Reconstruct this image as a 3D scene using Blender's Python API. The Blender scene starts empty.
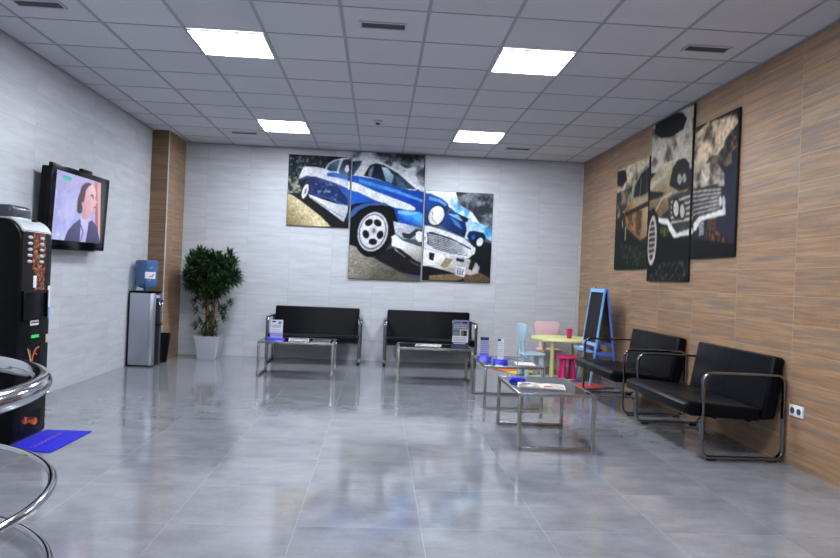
import bpy, bmesh, math, random
import numpy as np
from mathutils import Matrix, Vector
PI = math.pi
SC = bpy.context.scene
COL = SC.collection
random.seed(7)

# ------------------------------------------------------------------ camera, light, exposure
cam_data = bpy.data.cameras.new('camera')
cam_data.sensor_width = 36.0
cam_data.lens = 685.5 / 840 * 36
cam_data.clip_start = 0.05
cam = bpy.data.objects.new('camera', cam_data)
COL.objects.link(cam)
cr = Vector((0.99738, -0.05940, 0.04133)); cd = Vector((0.04128, -0.00216, -0.99915)); cf = Vector((0.05944, 0.99823, 0.00030))
M = Matrix((cr, -cd, -cf)).transposed().to_4x4()
M.translation = Vector((0, 0, 1.2027))
cam.matrix_world = M
SC.camera = cam
world = bpy.data.worlds.new('world'); SC.world = world; world.use_nodes = True
world.node_tree.nodes['Background'].inputs[0].default_value = (0.5, 0.6, 0.8, 1)
world.node_tree.nodes['Background'].inputs[1].default_value = 0.05
SC.view_settings.view_transform = 'Standard'
SC.view_settings.look = 'None'
SC.view_settings.gamma = 1
SC.view_settings.exposure = 0.0
PANEL_STRENGTH = 68.0
PANEL_COLOR = (0.87, 0.93, 1.0)

# ------------------------------------------------------------------ room sizes (metres)
XL, XR, YB, YF, CEIL = -3.036, 2.944, 9.93, -3.2, 3.0156
GX, GY = -2.736, 5.2345          # ceiling grid origin
COLX, COLY = -2.812, 9.166        # wood clad corner column

# ------------------------------------------------------------------ helpers
def lin(c):
    return tuple((v / 12.92 if v <= 0.04045 else ((v + 0.055) / 1.055) ** 2.4) for v in [x / 255 for x in c])

def pmat(name, rgb, rough=0.5, metal=0.0, **kw):
    m = bpy.data.materials.new(name); m.use_nodes = True
    b = m.node_tree.nodes['Principled BSDF']
    b.inputs['Base Color'].default_value = (*lin(rgb), 1)
    b.inputs['Roughness'].default_value = rough
    b.inputs['Metallic'].default_value = metal
    for k, v in kw.items():
        b.inputs[k.replace('_', ' ')].default_value = v
    return m

class NT:
    def __init__(s, m):
        s.t = m.node_tree; s.b = s.t.nodes['Principled BSDF']
    def n(s, typ, **kw):
        x = s.t.nodes.new(typ)
        for k, v in kw.items(): setattr(x, k, v)
        return x
    def l(s, a, b): s.t.links.new(a, b)
    def m(s, op, a, b=0.0, c=0.0):
        x = s.n('ShaderNodeMath', operation=op)
        for i, v in enumerate((a, b, c)):
            if isinstance(v, (int, float)): x.inputs[i].default_value = v
            else: s.l(v, x.inputs[i])
        return x.outputs[0]
    def mix(s, f, a, b):
        x = s.n('ShaderNodeMix', data_type='RGBA')
        if isinstance(f, (int, float)): x.inputs[0].default_value = f
        else: s.l(f, x.inputs[0])
        for i, v in ((6, a), (7, b)):
            if isinstance(v, tuple): x.inputs[i].default_value = (*v, 1)
            else: s.l(v, x.inputs[i])
        return x.outputs[2]
    def noise(s, vec, scale, detail=3.0, rough=0.5):
        x = s.n('ShaderNodeTexNoise'); x.inputs['Scale'].default_value = scale
        x.inputs['Detail'].default_value = detail; x.inputs['Roughness'].default_value = rough
        s.l(vec, x.inputs['Vector']); return x.outputs[0]
    def comb(s, a, b, c=0.0):
        x = s.n('ShaderNodeCombineXYZ')
        for i, v in enumerate((a, b, c)):
            if isinstance(v, (int, float)): x.inputs[i].default_value = v
            else: s.l(v, x.inputs[i])
        return x.outputs[0]
    def pos(s):
        g = s.n('ShaderNodeNewGeometry'); x = s.n('ShaderNodeSeparateXYZ'); s.l(g.outputs['Position'], x.inputs[0])
        return x.outputs
    def white(s, vec):
        x = s.n('ShaderNodeTexWhiteNoise'); s.l(vec, x.inputs['Vector']); return x.outputs['Value']
    def bump(s, h, strength, dist=0.01):
        x = s.n('ShaderNodeBump'); x.inputs['Strength'].default_value = strength; x.inputs['Distance'].default_value = dist
        s.l(h, x.inputs['Height']); s.l(x.outputs[0], s.b.inputs['Normal'])
    def ramp(s, f, lo, hi):
        x = s.n('ShaderNodeMapRange'); s.l(f, x.inputs[0])
        x.inputs[1].default_value = lo; x.inputs[2].default_value = hi
        return x.outputs[0]

def tiled(name, ua, va, su, sv, pu, pv, gw, grout, cols, streak, rough, var=0.5, off=0.0, bump=0.15, rough_var=0.0):
    """stone or wood look tiles laid on world axes ua, va; cols = two colours; streak=(su,sv) noise stretch"""
    m = pmat(name, cols[0], rough); t = NT(m); P = t.pos()
    u = t.m('DIVIDE', t.m('SUBTRACT', P[ua], pu), su); v = t.m('DIVIDE', t.m('SUBTRACT', P[va], pv), sv)
    iv = t.m('FLOOR', v)
    if off:
        u = t.m('ADD', u, t.m('MULTIPLY', t.m('MODULO', t.m('ABSOLUTE', iv), 2.0), off))
    iu = t.m('FLOOR', u)
    fu = t.m('SUBTRACT', u, iu); fv = t.m('SUBTRACT', v, iv)
    du = t.m('MULTIPLY', t.m('MINIMUM', fu, t.m('SUBTRACT', 1.0, fu)), su)
    dv = t.m('MULTIPLY', t.m('MINIMUM', fv, t.m('SUBTRACT', 1.0, fv)), sv)
    line = t.m('LESS_THAN', t.m('MINIMUM', du, dv), gw / 2)
    rnd = t.white(t.comb(iu, iv, 3.7))
    shift = t.m('MULTIPLY', rnd, 37.0)
    n1 = t.noise(t.comb(t.m('ADD', t.m('MULTIPLY', P[ua], streak[0]), shift), t.m('MULTIPLY', P[va], streak[1]), shift), 1.0, 6.0, 0.62)
    n2 = t.noise(t.comb(t.m('MULTIPLY', P[ua], 55.0), t.m('MULTIPLY', P[va], 85.0), 0.0), 1.0, 3.0, 0.7)
    f = t.m('ADD', t.m('MULTIPLY', t.ramp(n1, 0.3, 0.7), 0.7), t.m('MULTIPLY', t.ramp(n2, 0.25, 0.75), 0.3))
    f = t.m('ADD', t.m('MULTIPLY', f, 1.0 - var * 0.5), t.m('MULTIPLY', rnd, var * 0.5))
    c = t.mix(f, lin(cols[0]), lin(cols[1]))
    if len(cols) > 2:
        n3 = t.noise(t.comb(t.m('ADD', t.m('MULTIPLY', P[ua], streak[0] * 0.7), t.m('MULTIPLY', rnd, 91.0)), t.m('MULTIPLY', P[va], streak[1] * 0.6), 5.0), 1.0, 4.0, 0.6)
        c = t.mix(t.m('MULTIPLY', t.ramp(n3, 0.47, 0.68), 0.85), c, lin(cols[2]))
    c = t.mix(line, c, lin(grout))
    t.l(c, t.b.inputs['Base Color'])
    if rough_var:
        t.l(t.m('ADD', rough, t.m('MULTIPLY', n2, rough_var)), t.b.inputs['Roughness'])
    if bump: t.bump(t.m('SUBTRACT', t.m('MULTIPLY', n2, 0.12), t.m('MULTIPLY', line, 1.0)), bump, 0.002)
    return m

def vcol_mat(name, rough=0.5, emit=0.0):
    m = pmat(name, (128, 128, 128), rough); t = NT(m)
    a = t.n('ShaderNodeAttribute', attribute_name='print')
    if emit:
        t.b.inputs['Base Color'].default_value = (0.01, 0.01, 0.01, 1)
        t.l(a.outputs['Color'], t.b.inputs['Emission Color']); t.b.inputs['Emission Strength'].default_value = emit
    else:
        t.l(a.outputs['Color'], t.b.inputs['Base Color'])
    return m

class MB:
    """collects shapes in one bmesh, then links them as one mesh object"""
    def __init__(s): s.bm = bmesh.new()
    def box(s, x0, x1, y0, y1, z0, z1, bev=0.0, seg=2, mtx=None):
        r = bmesh.ops.create_cube(s.bm, size=1.0)
        for v in r['verts']:
            v.co = Vector(((x0 + x1) / 2 + v.co.x * (x1 - x0), (y0 + y1) / 2 + v.co.y * (y1 - y0), (z0 + z1) / 2 + v.co.z * (z1 - z0)))
        vs = r['verts']
        if bev:
            es = list({e for v in vs for e in v.link_edges})
            b = bmesh.ops.bevel(s.bm, geom=es, offset=bev, segments=seg, profile=0.5, affect='EDGES')
            vs = list({v for f in b['faces'] for v in f.verts} | {v for v in vs if v.is_valid})
        if mtx is not None:
            bmesh.ops.transform(s.bm, matrix=mtx, verts=vs)
        return s
    def prism(s, pts, a0, a1, axis='x', bev=0.0, seg=2):
        """polygon pts (p,q) swept along an axis: x -> (a,p,q), y -> (p,a,q), z -> (p,q,a)"""
        f = {'x': lambda a, p, q: (a, p, q), 'y': lambda a, p, q: (p, a, q), 'z': lambda a, p, q: (p, q, a)}[axis]
        A = [s.bm.verts.new(f(a0, *p)) for p in pts]; B = [s.bm.verts.new(f(a1, *p)) for p in pts]
        n = len(pts); fs = [s.bm.faces.new(A), s.bm.faces.new(B[::-1])]
        for i in range(n): fs.append(s.bm.faces.new((A[i], A[(i + 1) % n], B[(i + 1) % n], B[i])))
        bmesh.ops.recalc_face_normals(s.bm, faces=fs)
        if bev:
            es = [e for e in fs[0].edges] + [e for e in fs[1].edges]
            bmesh.ops.bevel(s.bm, geom=es, offset=bev, segments=seg, profile=0.5, affect='EDGES')
        return s
    def tube(s, path, r, closed=False, n=12, w=None, up=(0, 0, 1)):
        """round tube of radius r, or flat oval bar (r thick, w half width along `up`)"""
        P = [Vector(p) for p in path]; N = len(P); rings = []
        U = Vector(up)
        for i, p in enumerate(P):
            a = P[i - 1] if (i or closed) else P[0]; b = P[(i + 1) % N] if (i < N - 1 or closed) else P[-1]
            t = (b - a).normalized()
            if w is None and abs(t.dot(U)) > 0.95: side = t.cross(Vector((1, 0.1, 0))).normalized()
            else: side = t.cross(U).normalized()
            u2 = side.cross(t).normalized()
            rr = r[i] if isinstance(r, (list, tuple)) else r
            ring = []
            for k in range(n):
                an = 2 * PI * k / n
                if w is None: o = side * (rr * math.cos(an)) + u2 * (rr * math.sin(an))
                else:
                    c_, s_ = math.cos(an), math.sin(an)
                    o = side * (rr * math.copysign(abs(c_) ** 0.5, c_)) + u2 * (w * math.copysign(abs(s_) ** 0.5, s_))
                ring.append(s.bm.verts.new(p + o))
            rings.append(ring)
        fs = []
        for i in range(N if closed else N - 1):
            A, B = rings[i], rings[(i + 1) % N]
            for k in range(n): fs.append(s.bm.faces.new((A[k], A[(k + 1) % n], B[(k + 1) % n], B[k])))
        if not closed:
            fs.append(s.bm.faces.new(rings[0][::-1])); fs.append(s.bm.faces.new(rings[-1]))
        bmesh.ops.recalc_face_normals(s.bm, faces=fs)
        return s
    def lathe(s, prof, cx=0, cy=0, n=28, sq=None):
        """profile [(r, z)]; sq = superellipse exponent for squarish plan"""
        rings = []
        for r, z in prof:
            ring = []
            for k in range(n):
                a = 2 * PI * (k + 0.5) / n; c_, s_ = math.cos(a), math.sin(a)
                if sq:
                    c_ = math.copysign(abs(c_) ** (2 / sq), c_); s_ = math.copysign(abs(s_) ** (2 / sq), s_)
                ring.append(s.bm.verts.new((cx + r * c_, cy + r * s_, z)))
            rings.append(ring)
        fs = []
        for A, B in zip(rings, rings[1:]):
            for k in range(n): fs.append(s.bm.faces.new((A[k], A[(k + 1) % n], B[(k + 1) % n], B[k])))
        fs.append(s.bm.faces.new(rings[0][::-1])); fs.append(s.bm.faces.new(rings[-1]))
        bmesh.ops.recalc_face_normals(s.bm, faces=fs)
        return s
    def build(s, name, mat, parent=None, smooth=True):
        me = bpy.data.meshes.new(name); s.bm.to_mesh(me); s.bm.free()
        me.materials.append(mat)
        if smooth:
            try: me.shade_smooth(); me.set_sharp_from_angle(angle=math.radians(38))
            except Exception: pass
        o = bpy.data.objects.new(name, me); COL.objects.link(o)
        if parent: o.parent = parent
        return o

def box(name, mat, d, parent=None, bev=0.0, seg=2):
    return MB().box(*d, bev=bev, seg=seg).build(name, mat, parent)

def tag(o, label, cat, group=None):
    o['label'] = label; o['category'] = cat
    if group: o['group'] = group
    return o
def thing(name, label, cat, loc=(0, 0, 0), rz=0.0, group=None):
    o = bpy.data.objects.new(name, None); COL.objects.link(o); o.empty_display_size = 0.1
    o.location = loc; o.rotation_euler = (0, 0, rz)
    return tag(o, label, cat, group)
def struct(o): o['kind'] = 'structure'; return o
def dup(root, loc, rz, label):
    r = root.copy(); COL.objects.link(r); r.location = loc; r.rotation_euler = (0, 0, rz); r['label'] = label
    for ch in list(root.children):
        c = ch.copy(); COL.objects.link(c); c.parent = r
        for g in list(ch.children):
            d = g.copy(); COL.objects.link(d); d.parent = c
    return r
def arc(cx, cy, r, a0, a1, n): return [(cx + r * math.cos(a0 + (a1 - a0) * i / n), cy + r * math.sin(a0 + (a1 - a0) * i / n)) for i in range(n + 1)]
def rrect(x0, x1, y0, y1, r, n=6):
    return arc(x1 - r, y1 - r, r, 0, PI / 2, n) + arc(x0 + r, y1 - r, r, PI / 2, PI, n) + arc(x0 + r, y0 + r, r, PI, 1.5 * PI, n) + arc(x1 - r, y0 + r, r, 1.5 * PI, 2 * PI, n)

# ---- printed pictures: ink laid down on a fine grid of mesh points
def vnoise(U, V, sc, seed):
    rg = np.random.RandomState(seed); out = np.zeros_like(U); amp = 0.5; tot = 0
    for o in range(4):
        G = rg.rand(64, 64); x = U / sc * 2 ** o + 11.3; y = V / sc * 2 ** o + 7.9
        xi = np.floor(x).astype(int); yi = np.floor(y).astype(int); fx = x - xi; fy = y - yi
        fx = fx * fx * (3 - 2 * fx); fy = fy * fy * (3 - 2 * fy)
        g = lambda a, b: G[(xi + a) % 64, (yi + b) % 64]
        out += amp * ((g(0, 0) * (1 - fx) + g(1, 0) * fx) * (1 - fy) + (g(0, 1) * (1 - fx) + g(1, 1) * fx) * fy)
        tot += amp; amp *= 0.6
    return out / tot
def inpoly(U, V, pts):
    ins = np.zeros(U.shape, bool); n = len(pts)
    for i in range(n):
        (x0, y0), (x1, y1) = pts[i], pts[(i + 1) % n]
        if y0 == y1: continue
        ins ^= ((V >= min(y0, y1)) & (V < max(y0, y1)) & (U < (x1 - x0) * (V - y0) / (y1 - y0) + x0))
    return ins
def ink(U, V, ops, base=(255, 255, 255), seed=0):
    C = np.zeros(U.shape + (3,)); C[:] = base
    rg = np.random.RandomState(seed + 5)
    fine = rg.rand(*U.shape) - 0.5
    for op in ops:
        if op[0] == 'p':
            _, pts, c, c2, a, b, nz = op
            k = inpoly(U, V, pts)
            if not k.any(): continue
            if c2:
                d = np.array(b) - np.array(a); t = np.clip(((U[k] - a[0]) * d[0] + (V[k] - a[1]) * d[1]) / (d @ d), 0, 1)[:, None]
                col = np.array(c) * (1 - t) + np.array(c2) * t
            else: col = np.tile(np.array(c, float), (k.sum(), 1))
            if nz: col = col * (1 + nz * 2 * fine[k][:, None])
            C[k] = col
        elif op[0] == 'c':
            _, pts, c, c2, sc, sd, th = op
            k = inpoly(U, V, pts)
            if not k.any(): continue
            t = np.clip((vnoise(U, V, sc, sd)[k] - th) * 4 + 0.5, 0, 1)[:, None]
            C[k] = (np.array(c) * (1 - t) + np.array(c2) * t) * (1 + 0.16 * fine[k][:, None])
        elif op[0] == 'l':
            _, pts, c, w = op
            for (x0, y0), (x1, y1) in zip(pts, pts[1:]):
                dx, dy = x1 - x0, y1 - y0; L = dx * dx + dy * dy + 1e-12
                t = np.clip(((U - x0) * dx + (V - y0) * dy) / L, 0, 1)
                C[((U - x0 - t * dx) ** 2 + (V - y0 - t * dy) ** 2) < (w / 2) ** 2] = c
    return np.clip(C, 0, 255)
def soften(C, U, V, seed, a):
    for _ in range(seed + 2):
        P = np.pad(C, ((1, 1), (1, 1), (0, 0)), mode='edge')
        C = (P[:-2, 1:-1] + P[2:, 1:-1] + P[1:-1, :-2] + P[1:-1, 2:] + 2 * C) / 6
    k = 1 + a * (vnoise(U, V, .09, 71 + seed) - .5) + a * (vnoise(U, V, .02, 72 + seed) - .5)
    return np.clip(C * k[..., None], 0, 255)
def printed(name, ops, u0, u1, v0, v1, res, mapf, mat, parent, base=(255, 255, 255), gain=1.0, seed=0, soft=False):
    nu = max(2, int((u1 - u0) / res)); nv = max(2, int((v1 - v0) / res))
    U, V = np.meshgrid(np.linspace(u0, u1, nu), np.linspace(v0, v1, nv))
    C = ink(U, V, ops, base, seed)
    if soft: C = soften(C, U, V, seed, soft)
    C = C / 255
    C = np.where(C <= 0.04045, C / 12.92, ((C + 0.055) / 1.055) ** 2.4) * gain
    X, Y, Z = mapf(U, V)
    verts = np.stack([X + 0 * U, Y + 0 * U, Z + 0 * U], -1).reshape(-1, 3)
    idx = np.arange(nu * nv).reshape(nv, nu)
    F = np.stack([idx[:-1, :-1], idx[:-1, 1:], idx[1:, 1:], idx[1:, :-1]], -1).reshape(-1, 4)
    me = bpy.data.meshes.new(name); me.from_pydata(verts.tolist(), [], F.tolist()); me.update()
    at = me.color_attributes.new('print', 'FLOAT_COLOR', 'POINT')
    at.data.foreach_set('color', np.concatenate([C.reshape(-1, 3), np.ones((nu * nv, 1))], 1).astype(np.float32).ravel())
    me.materials.append(mat)
    o = bpy.data.objects.new(name, me); COL.objects.link(o)
    if parent: o.parent = parent
    return o
def rectop(x0, x1, y0, y1, c): return ['p', [(x0, y0), (x1, y0), (x1, y1), (x0, y1)], c, 0, 0, 0, 0]

# ------------------------------------------------------------------ materials
M_wall_back = tiled('grey_stone_tile_back', 0, 2, 0.6, 0.3, 0.5, -0.01, 0.0025, (150, 154, 163), ((172, 175, 182), (204, 207, 213)), (2.2, 16), 0.42, var=0.25)
M_wall_side = tiled('grey_stone_tile_side', 1, 2, 0.6, 0.3, 0.16, -0.01, 0.0025, (150, 154, 163), ((172, 175, 182), (204, 207, 213)), (2.2, 16), 0.42, var=0.25)
M_wood = tiled('wood_look_tile', 1, 2, 0.79, 0.2, 4.70, -0.01, 0.003, (176, 156, 126), ((110, 78, 52), (186, 148, 112), (110, 102, 98)), (1.8, 38), 0.45, var=0.4)
M_wood_x = tiled('wood_look_tile_narrow', 0, 2, 0.79, 0.2, -3.4, -0.01, 0.003, (150, 130, 104), ((88, 64, 44), (138, 108, 78), (84, 74, 64)), (1.8, 36), 0.45, var=0.5)
M_floor = tiled('polished_porcelain_floor', 0, 1, 0.6, 0.6, 0.25, 3.30, 0.003, (150, 152, 158), ((102, 103, 109), (146, 147, 153)), (3.4, 5.0), 0.085, var=0.3, bump=0.0)
M_floor.node_tree.nodes['Principled BSDF'].inputs['IOR'].default_value = 1.7
M_floor.node_tree.nodes['Principled BSDF'].inputs['Specular IOR Level'].default_value = 0.75

M_ceil = pmat('mineral_ceiling_tile', (172, 172, 182), 0.9)
t = NT(M_ceil); P = t.pos()
iu = t.m('FLOOR', t.m('DIVIDE', t.m('SUBTRACT', P[0], GX), 0.6)); iv = t.m('FLOOR', t.m('DIVIDE', t.m('SUBTRACT', P[1], GY), 0.6))
rn = t.white(t.comb(iu, iv, 1.0)); nn = t.noise(t.comb(P[0], P[1], 0.0), 90.0, 3.0, 0.7)
t.l(t.mix(t.m('ADD', t.m('MULTIPLY', rn, 0.25), t.m('MULTIPLY', t.ramp(nn, 0.3, 0.7), 0.75)), lin((186, 186, 194)), lin((212, 212, 219))), t.b.inputs['Base Color'])
t.bump(nn, 0.3, 0.003)
M_grid = pmat('ceiling_grid_metal', (152, 156, 166), 0.5)
M_white_trim = pmat('white_edge_trim', (205, 205, 205), 0.4)
M_plaster = pmat('plain_light_wall', (190, 194, 202), 0.7)
M_chrome = pmat('polished_chrome', (205, 207, 212), 0.10, 1.0)
M_chrome_dark = pmat('smoked_chrome', (132, 134, 140), 0.14, 1.0)
M_steel = pmat('brushed_steel', (178, 176, 172), 0.27, 1.0)
M_black = pmat('black_plastic', (4, 5, 9), 0.35, Specular_IOR_Level=0.15)
M_gloss_black = pmat('gloss_black_plastic', (3, 4, 7), 0.15, Specular_IOR_Level=0.2)
M_rubber = pmat('black_rubber', (12, 12, 13), 0.8)
M_leather = pmat('black_leather', (4, 6, 13), 0.36, Specular_IOR_Level=0.14)
t = NT(M_leather); tc = t.n('ShaderNodeTexCoord'); nz = t.noise(tc.outputs['Object'], 220.0, 2.0); t.bump(nz, 0.25, 0.002)
t.l(t.m('ADD', 0.24, t.m('MULTIPLY', t.noise(tc.outputs['Object'], 6.0), 0.2)), t.b.inputs['Roughness'])
M_glass = pmat('tinted_table_glass', (72, 84, 124), 0.02, 0.0, Transmission_Weight=1.0, IOR=1.5)
M_acrylic = pmat('clear_acrylic', (225, 230, 245), 0.03, 0.0, Transmission_Weight=1.0, IOR=1.35)
M_blue_pl = pmat('cobalt_plastic', (22, 30, 190), 0.3)
M_navy_pl = pmat('navy_plastic', (20, 24, 70), 0.35)
M_print = vcol_mat('printed_canvas', 0.6)
M_print.node_tree.nodes['Principled BSDF'].inputs['Specular IOR Level'].default_value = 0.12
M_paper = vcol_mat('printed_paper', 0.45)
M_paper.node_tree.nodes['Principled BSDF'].inputs['Specular IOR Level'].default_value = 0.2
M_screen = vcol_mat('lit_screen', 0.2, 0.9)
M_canvas_edge = pmat('dark_canvas_edge', (22, 22, 25), 0.6)
M_emit = bpy.data.materials.new('led_diffuser'); M_emit.use_nodes = True
b = M_emit.node_tree.nodes['Principled BSDF']; b.inputs['Base Color'].default_value = (0.9, 0.9, 0.9, 1)
b.inputs['Emission Color'].default_value = (*PANEL_COLOR, 1); b.inputs['Emission Strength'].default_value = PANEL_STRENGTH
M_vent = pmat('dark_vent_slats', (62, 64, 72), 0.5)
M_vent_frame = pmat('vent_frame_white', (186, 186, 194), 0.5)

# ------------------------------------------------------------------ the room
struct(box('floor', M_floor, (XL - .1, XR + .1, YF - .1, YB + .1, -0.1, 0)))
struct(box('ceiling', M_ceil, (XL - .1, XR + .1, YF - .1, YB + .1, CEIL, CEIL + 0.1)))
struct(box('wall_back', M_wall_back, (XL - .1, XR + .1, YB, YB + 0.1, 0, CEIL)))
struct(box('wall_left', M_wall_side, (XL - 0.1, XL, YF, YB, 0, CEIL)))
struct(box('wall_right', M_wood, (XR, XR + 0.1, YF, YB, 0, CEIL)))
struct(box('wall_front', M_plaster, (XL - .1, XR + .1, YF - 0.1, YF, 0, CEIL)))
cc = struct(MB().box(XL, COLX, COLY, YB, 0, CEIL).build('wall_corner', M_wood_x))
cc.data.materials.append(M_wood)
for f in cc.data.polygons:
    if abs(f.normal.x) > 0.5: f.material_index = 1
s_ = box('corner_strip', M_white_trim, (COLX - 0.008, COLX + 0.002, COLY - 0.002, COLY + 0.008, 0, CEIL - .002), cc)
g = MB()
lights = [(-1.536, 5.2345), (0.864, 5.2345), (-1.536, 8.2345), (0.864, 8.2345), (-1.536, 2.2345), (0.864, 2.2345), (-1.536, -0.7655), (0.864, -0.7655)]
k = 0
x = GX
while x < XR:
    g.box(x - 0.012, x + 0.012, YF + .01, YB - .01, CEIL - 0.004, CEIL + 0.001); x += 0.6
y = GY - 0.6 * 14
while y < YB - .03:
    if y > YF + .05: g.box(XL + .01, XR - .01, y - 0.006, y + 0.006, CEIL - 0.0035, CEIL + 0.001)
    y += 0.6
struct(g.build('trim_1', M_grid, smooth=False))
ed = MB()
ed.box(XL + .001, XL + 0.02, YF + .01, COLY - .001, CEIL - 0.012, CEIL - 0.0045); ed.box(XR - 0.02, XR - .001, YF + .01, YB - .01, CEIL - 0.012, CEIL - 0.0045)
ed.box(COLX + .003, XR - .021, YB - 0.02, YB - .001, CEIL - 0.012, CEIL - 0.0045)
struct(ed.build('trim_2', M_grid, smooth=False))

first = None
for i, (x, y) in enumerate(lights):
    lab = ['large looking glowing ceiling panel, front one on the left side', 'large looking glowing ceiling panel, front one on the right side',
           'glowing ceiling panel towards the back wall, above the potted plant side', 'glowing ceiling panel towards the back wall, above the blue car picture right part',
           'glowing ceiling panel overhead behind the viewer, left column', 'glowing ceiling panel overhead behind the viewer, right column',
           'glowing ceiling panel furthest behind the viewer, left column', 'glowing ceiling panel furthest behind the viewer, right column'][i]
    if first is None:
        first = thing('ceiling_light', lab, 'ceiling light', (x, y, CEIL - 0.004), 0, 'recessed square ceiling panels')
        fr = MB()
        for d in ((.012, .588, .012, .024), (.012, .588, .576, .588), (.012, .024, .024, .576), (.576, .588, .024, .576)): fr.box(*d, -0.012, -0.0005)
        fr.build('frame', M_white_trim, first); box('diffuser', M_emit, (.0245, .5755, .0245, .5755, -0.009, -0.001), first)
    else: dup(first, (x, y, CEIL - 0.004), 0, lab)

def vent(x, y, lab, w=0.31, d=0.10):
    v = thing('ceiling_vent', lab, 'vent', (x, y, CEIL - 0.0005), 0, 'slot vents in the ceiling')
    f = MB()
    for q in ((-w/2 - .015, w/2 + .015, -d/2 - .015, -d/2), (-w/2 - .015, w/2 + .015, d/2, d/2 + .015), (-w/2 - .015, -w/2, -d/2, d/2), (w/2, w/2 + .015, -d/2, d/2)): f.box(*q, -0.010, 0)
    f.build('frame', M_vent_frame, v)
    s = MB()
    for k in range(5):
        yy = -d/2 + (k + .5) * d/5; s.box(-w/2 + .001, w/2 - .001, yy - .007, yy + .007, -0.007, -0.003)
    s.box(-w/2 + .001, w/2 - .001, -d/2 + .001, d/2 - .001, -0.002, 0)
    s.build('slats', M_vent, v)
for a in ((-2.445, 4.93, 'dark slot vent in the ceiling above the left wall, top left corner'), (-0.045, 4.935, 'dark slot vent in the ceiling between the two front light panels'),
          (2.37, 4.99, 'dark slot vent in the ceiling near the wood wall'), (-1.83, 9.05, 'small looking slot vent above the potted plant'),
          (1.79, 9.14, 'small looking slot vent at the back ceiling, right of the rear panel')): vent(*a)
sd = thing('smoke_detector', 'small white round smoke detector on the middle of the ceiling', 'smoke detector', (-0.09, 7.95, CEIL))
MB().lathe([(0.05, -0.002), (0.055, -0.012), (0.05, -0.024), (0.03, -0.03)]).build('base', M_white_trim, sd)
MB().lathe([(0.026, -0.0305), (0.024, -0.044), (0.012, -0.048)]).build('sensor', M_vent, sd)

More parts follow.
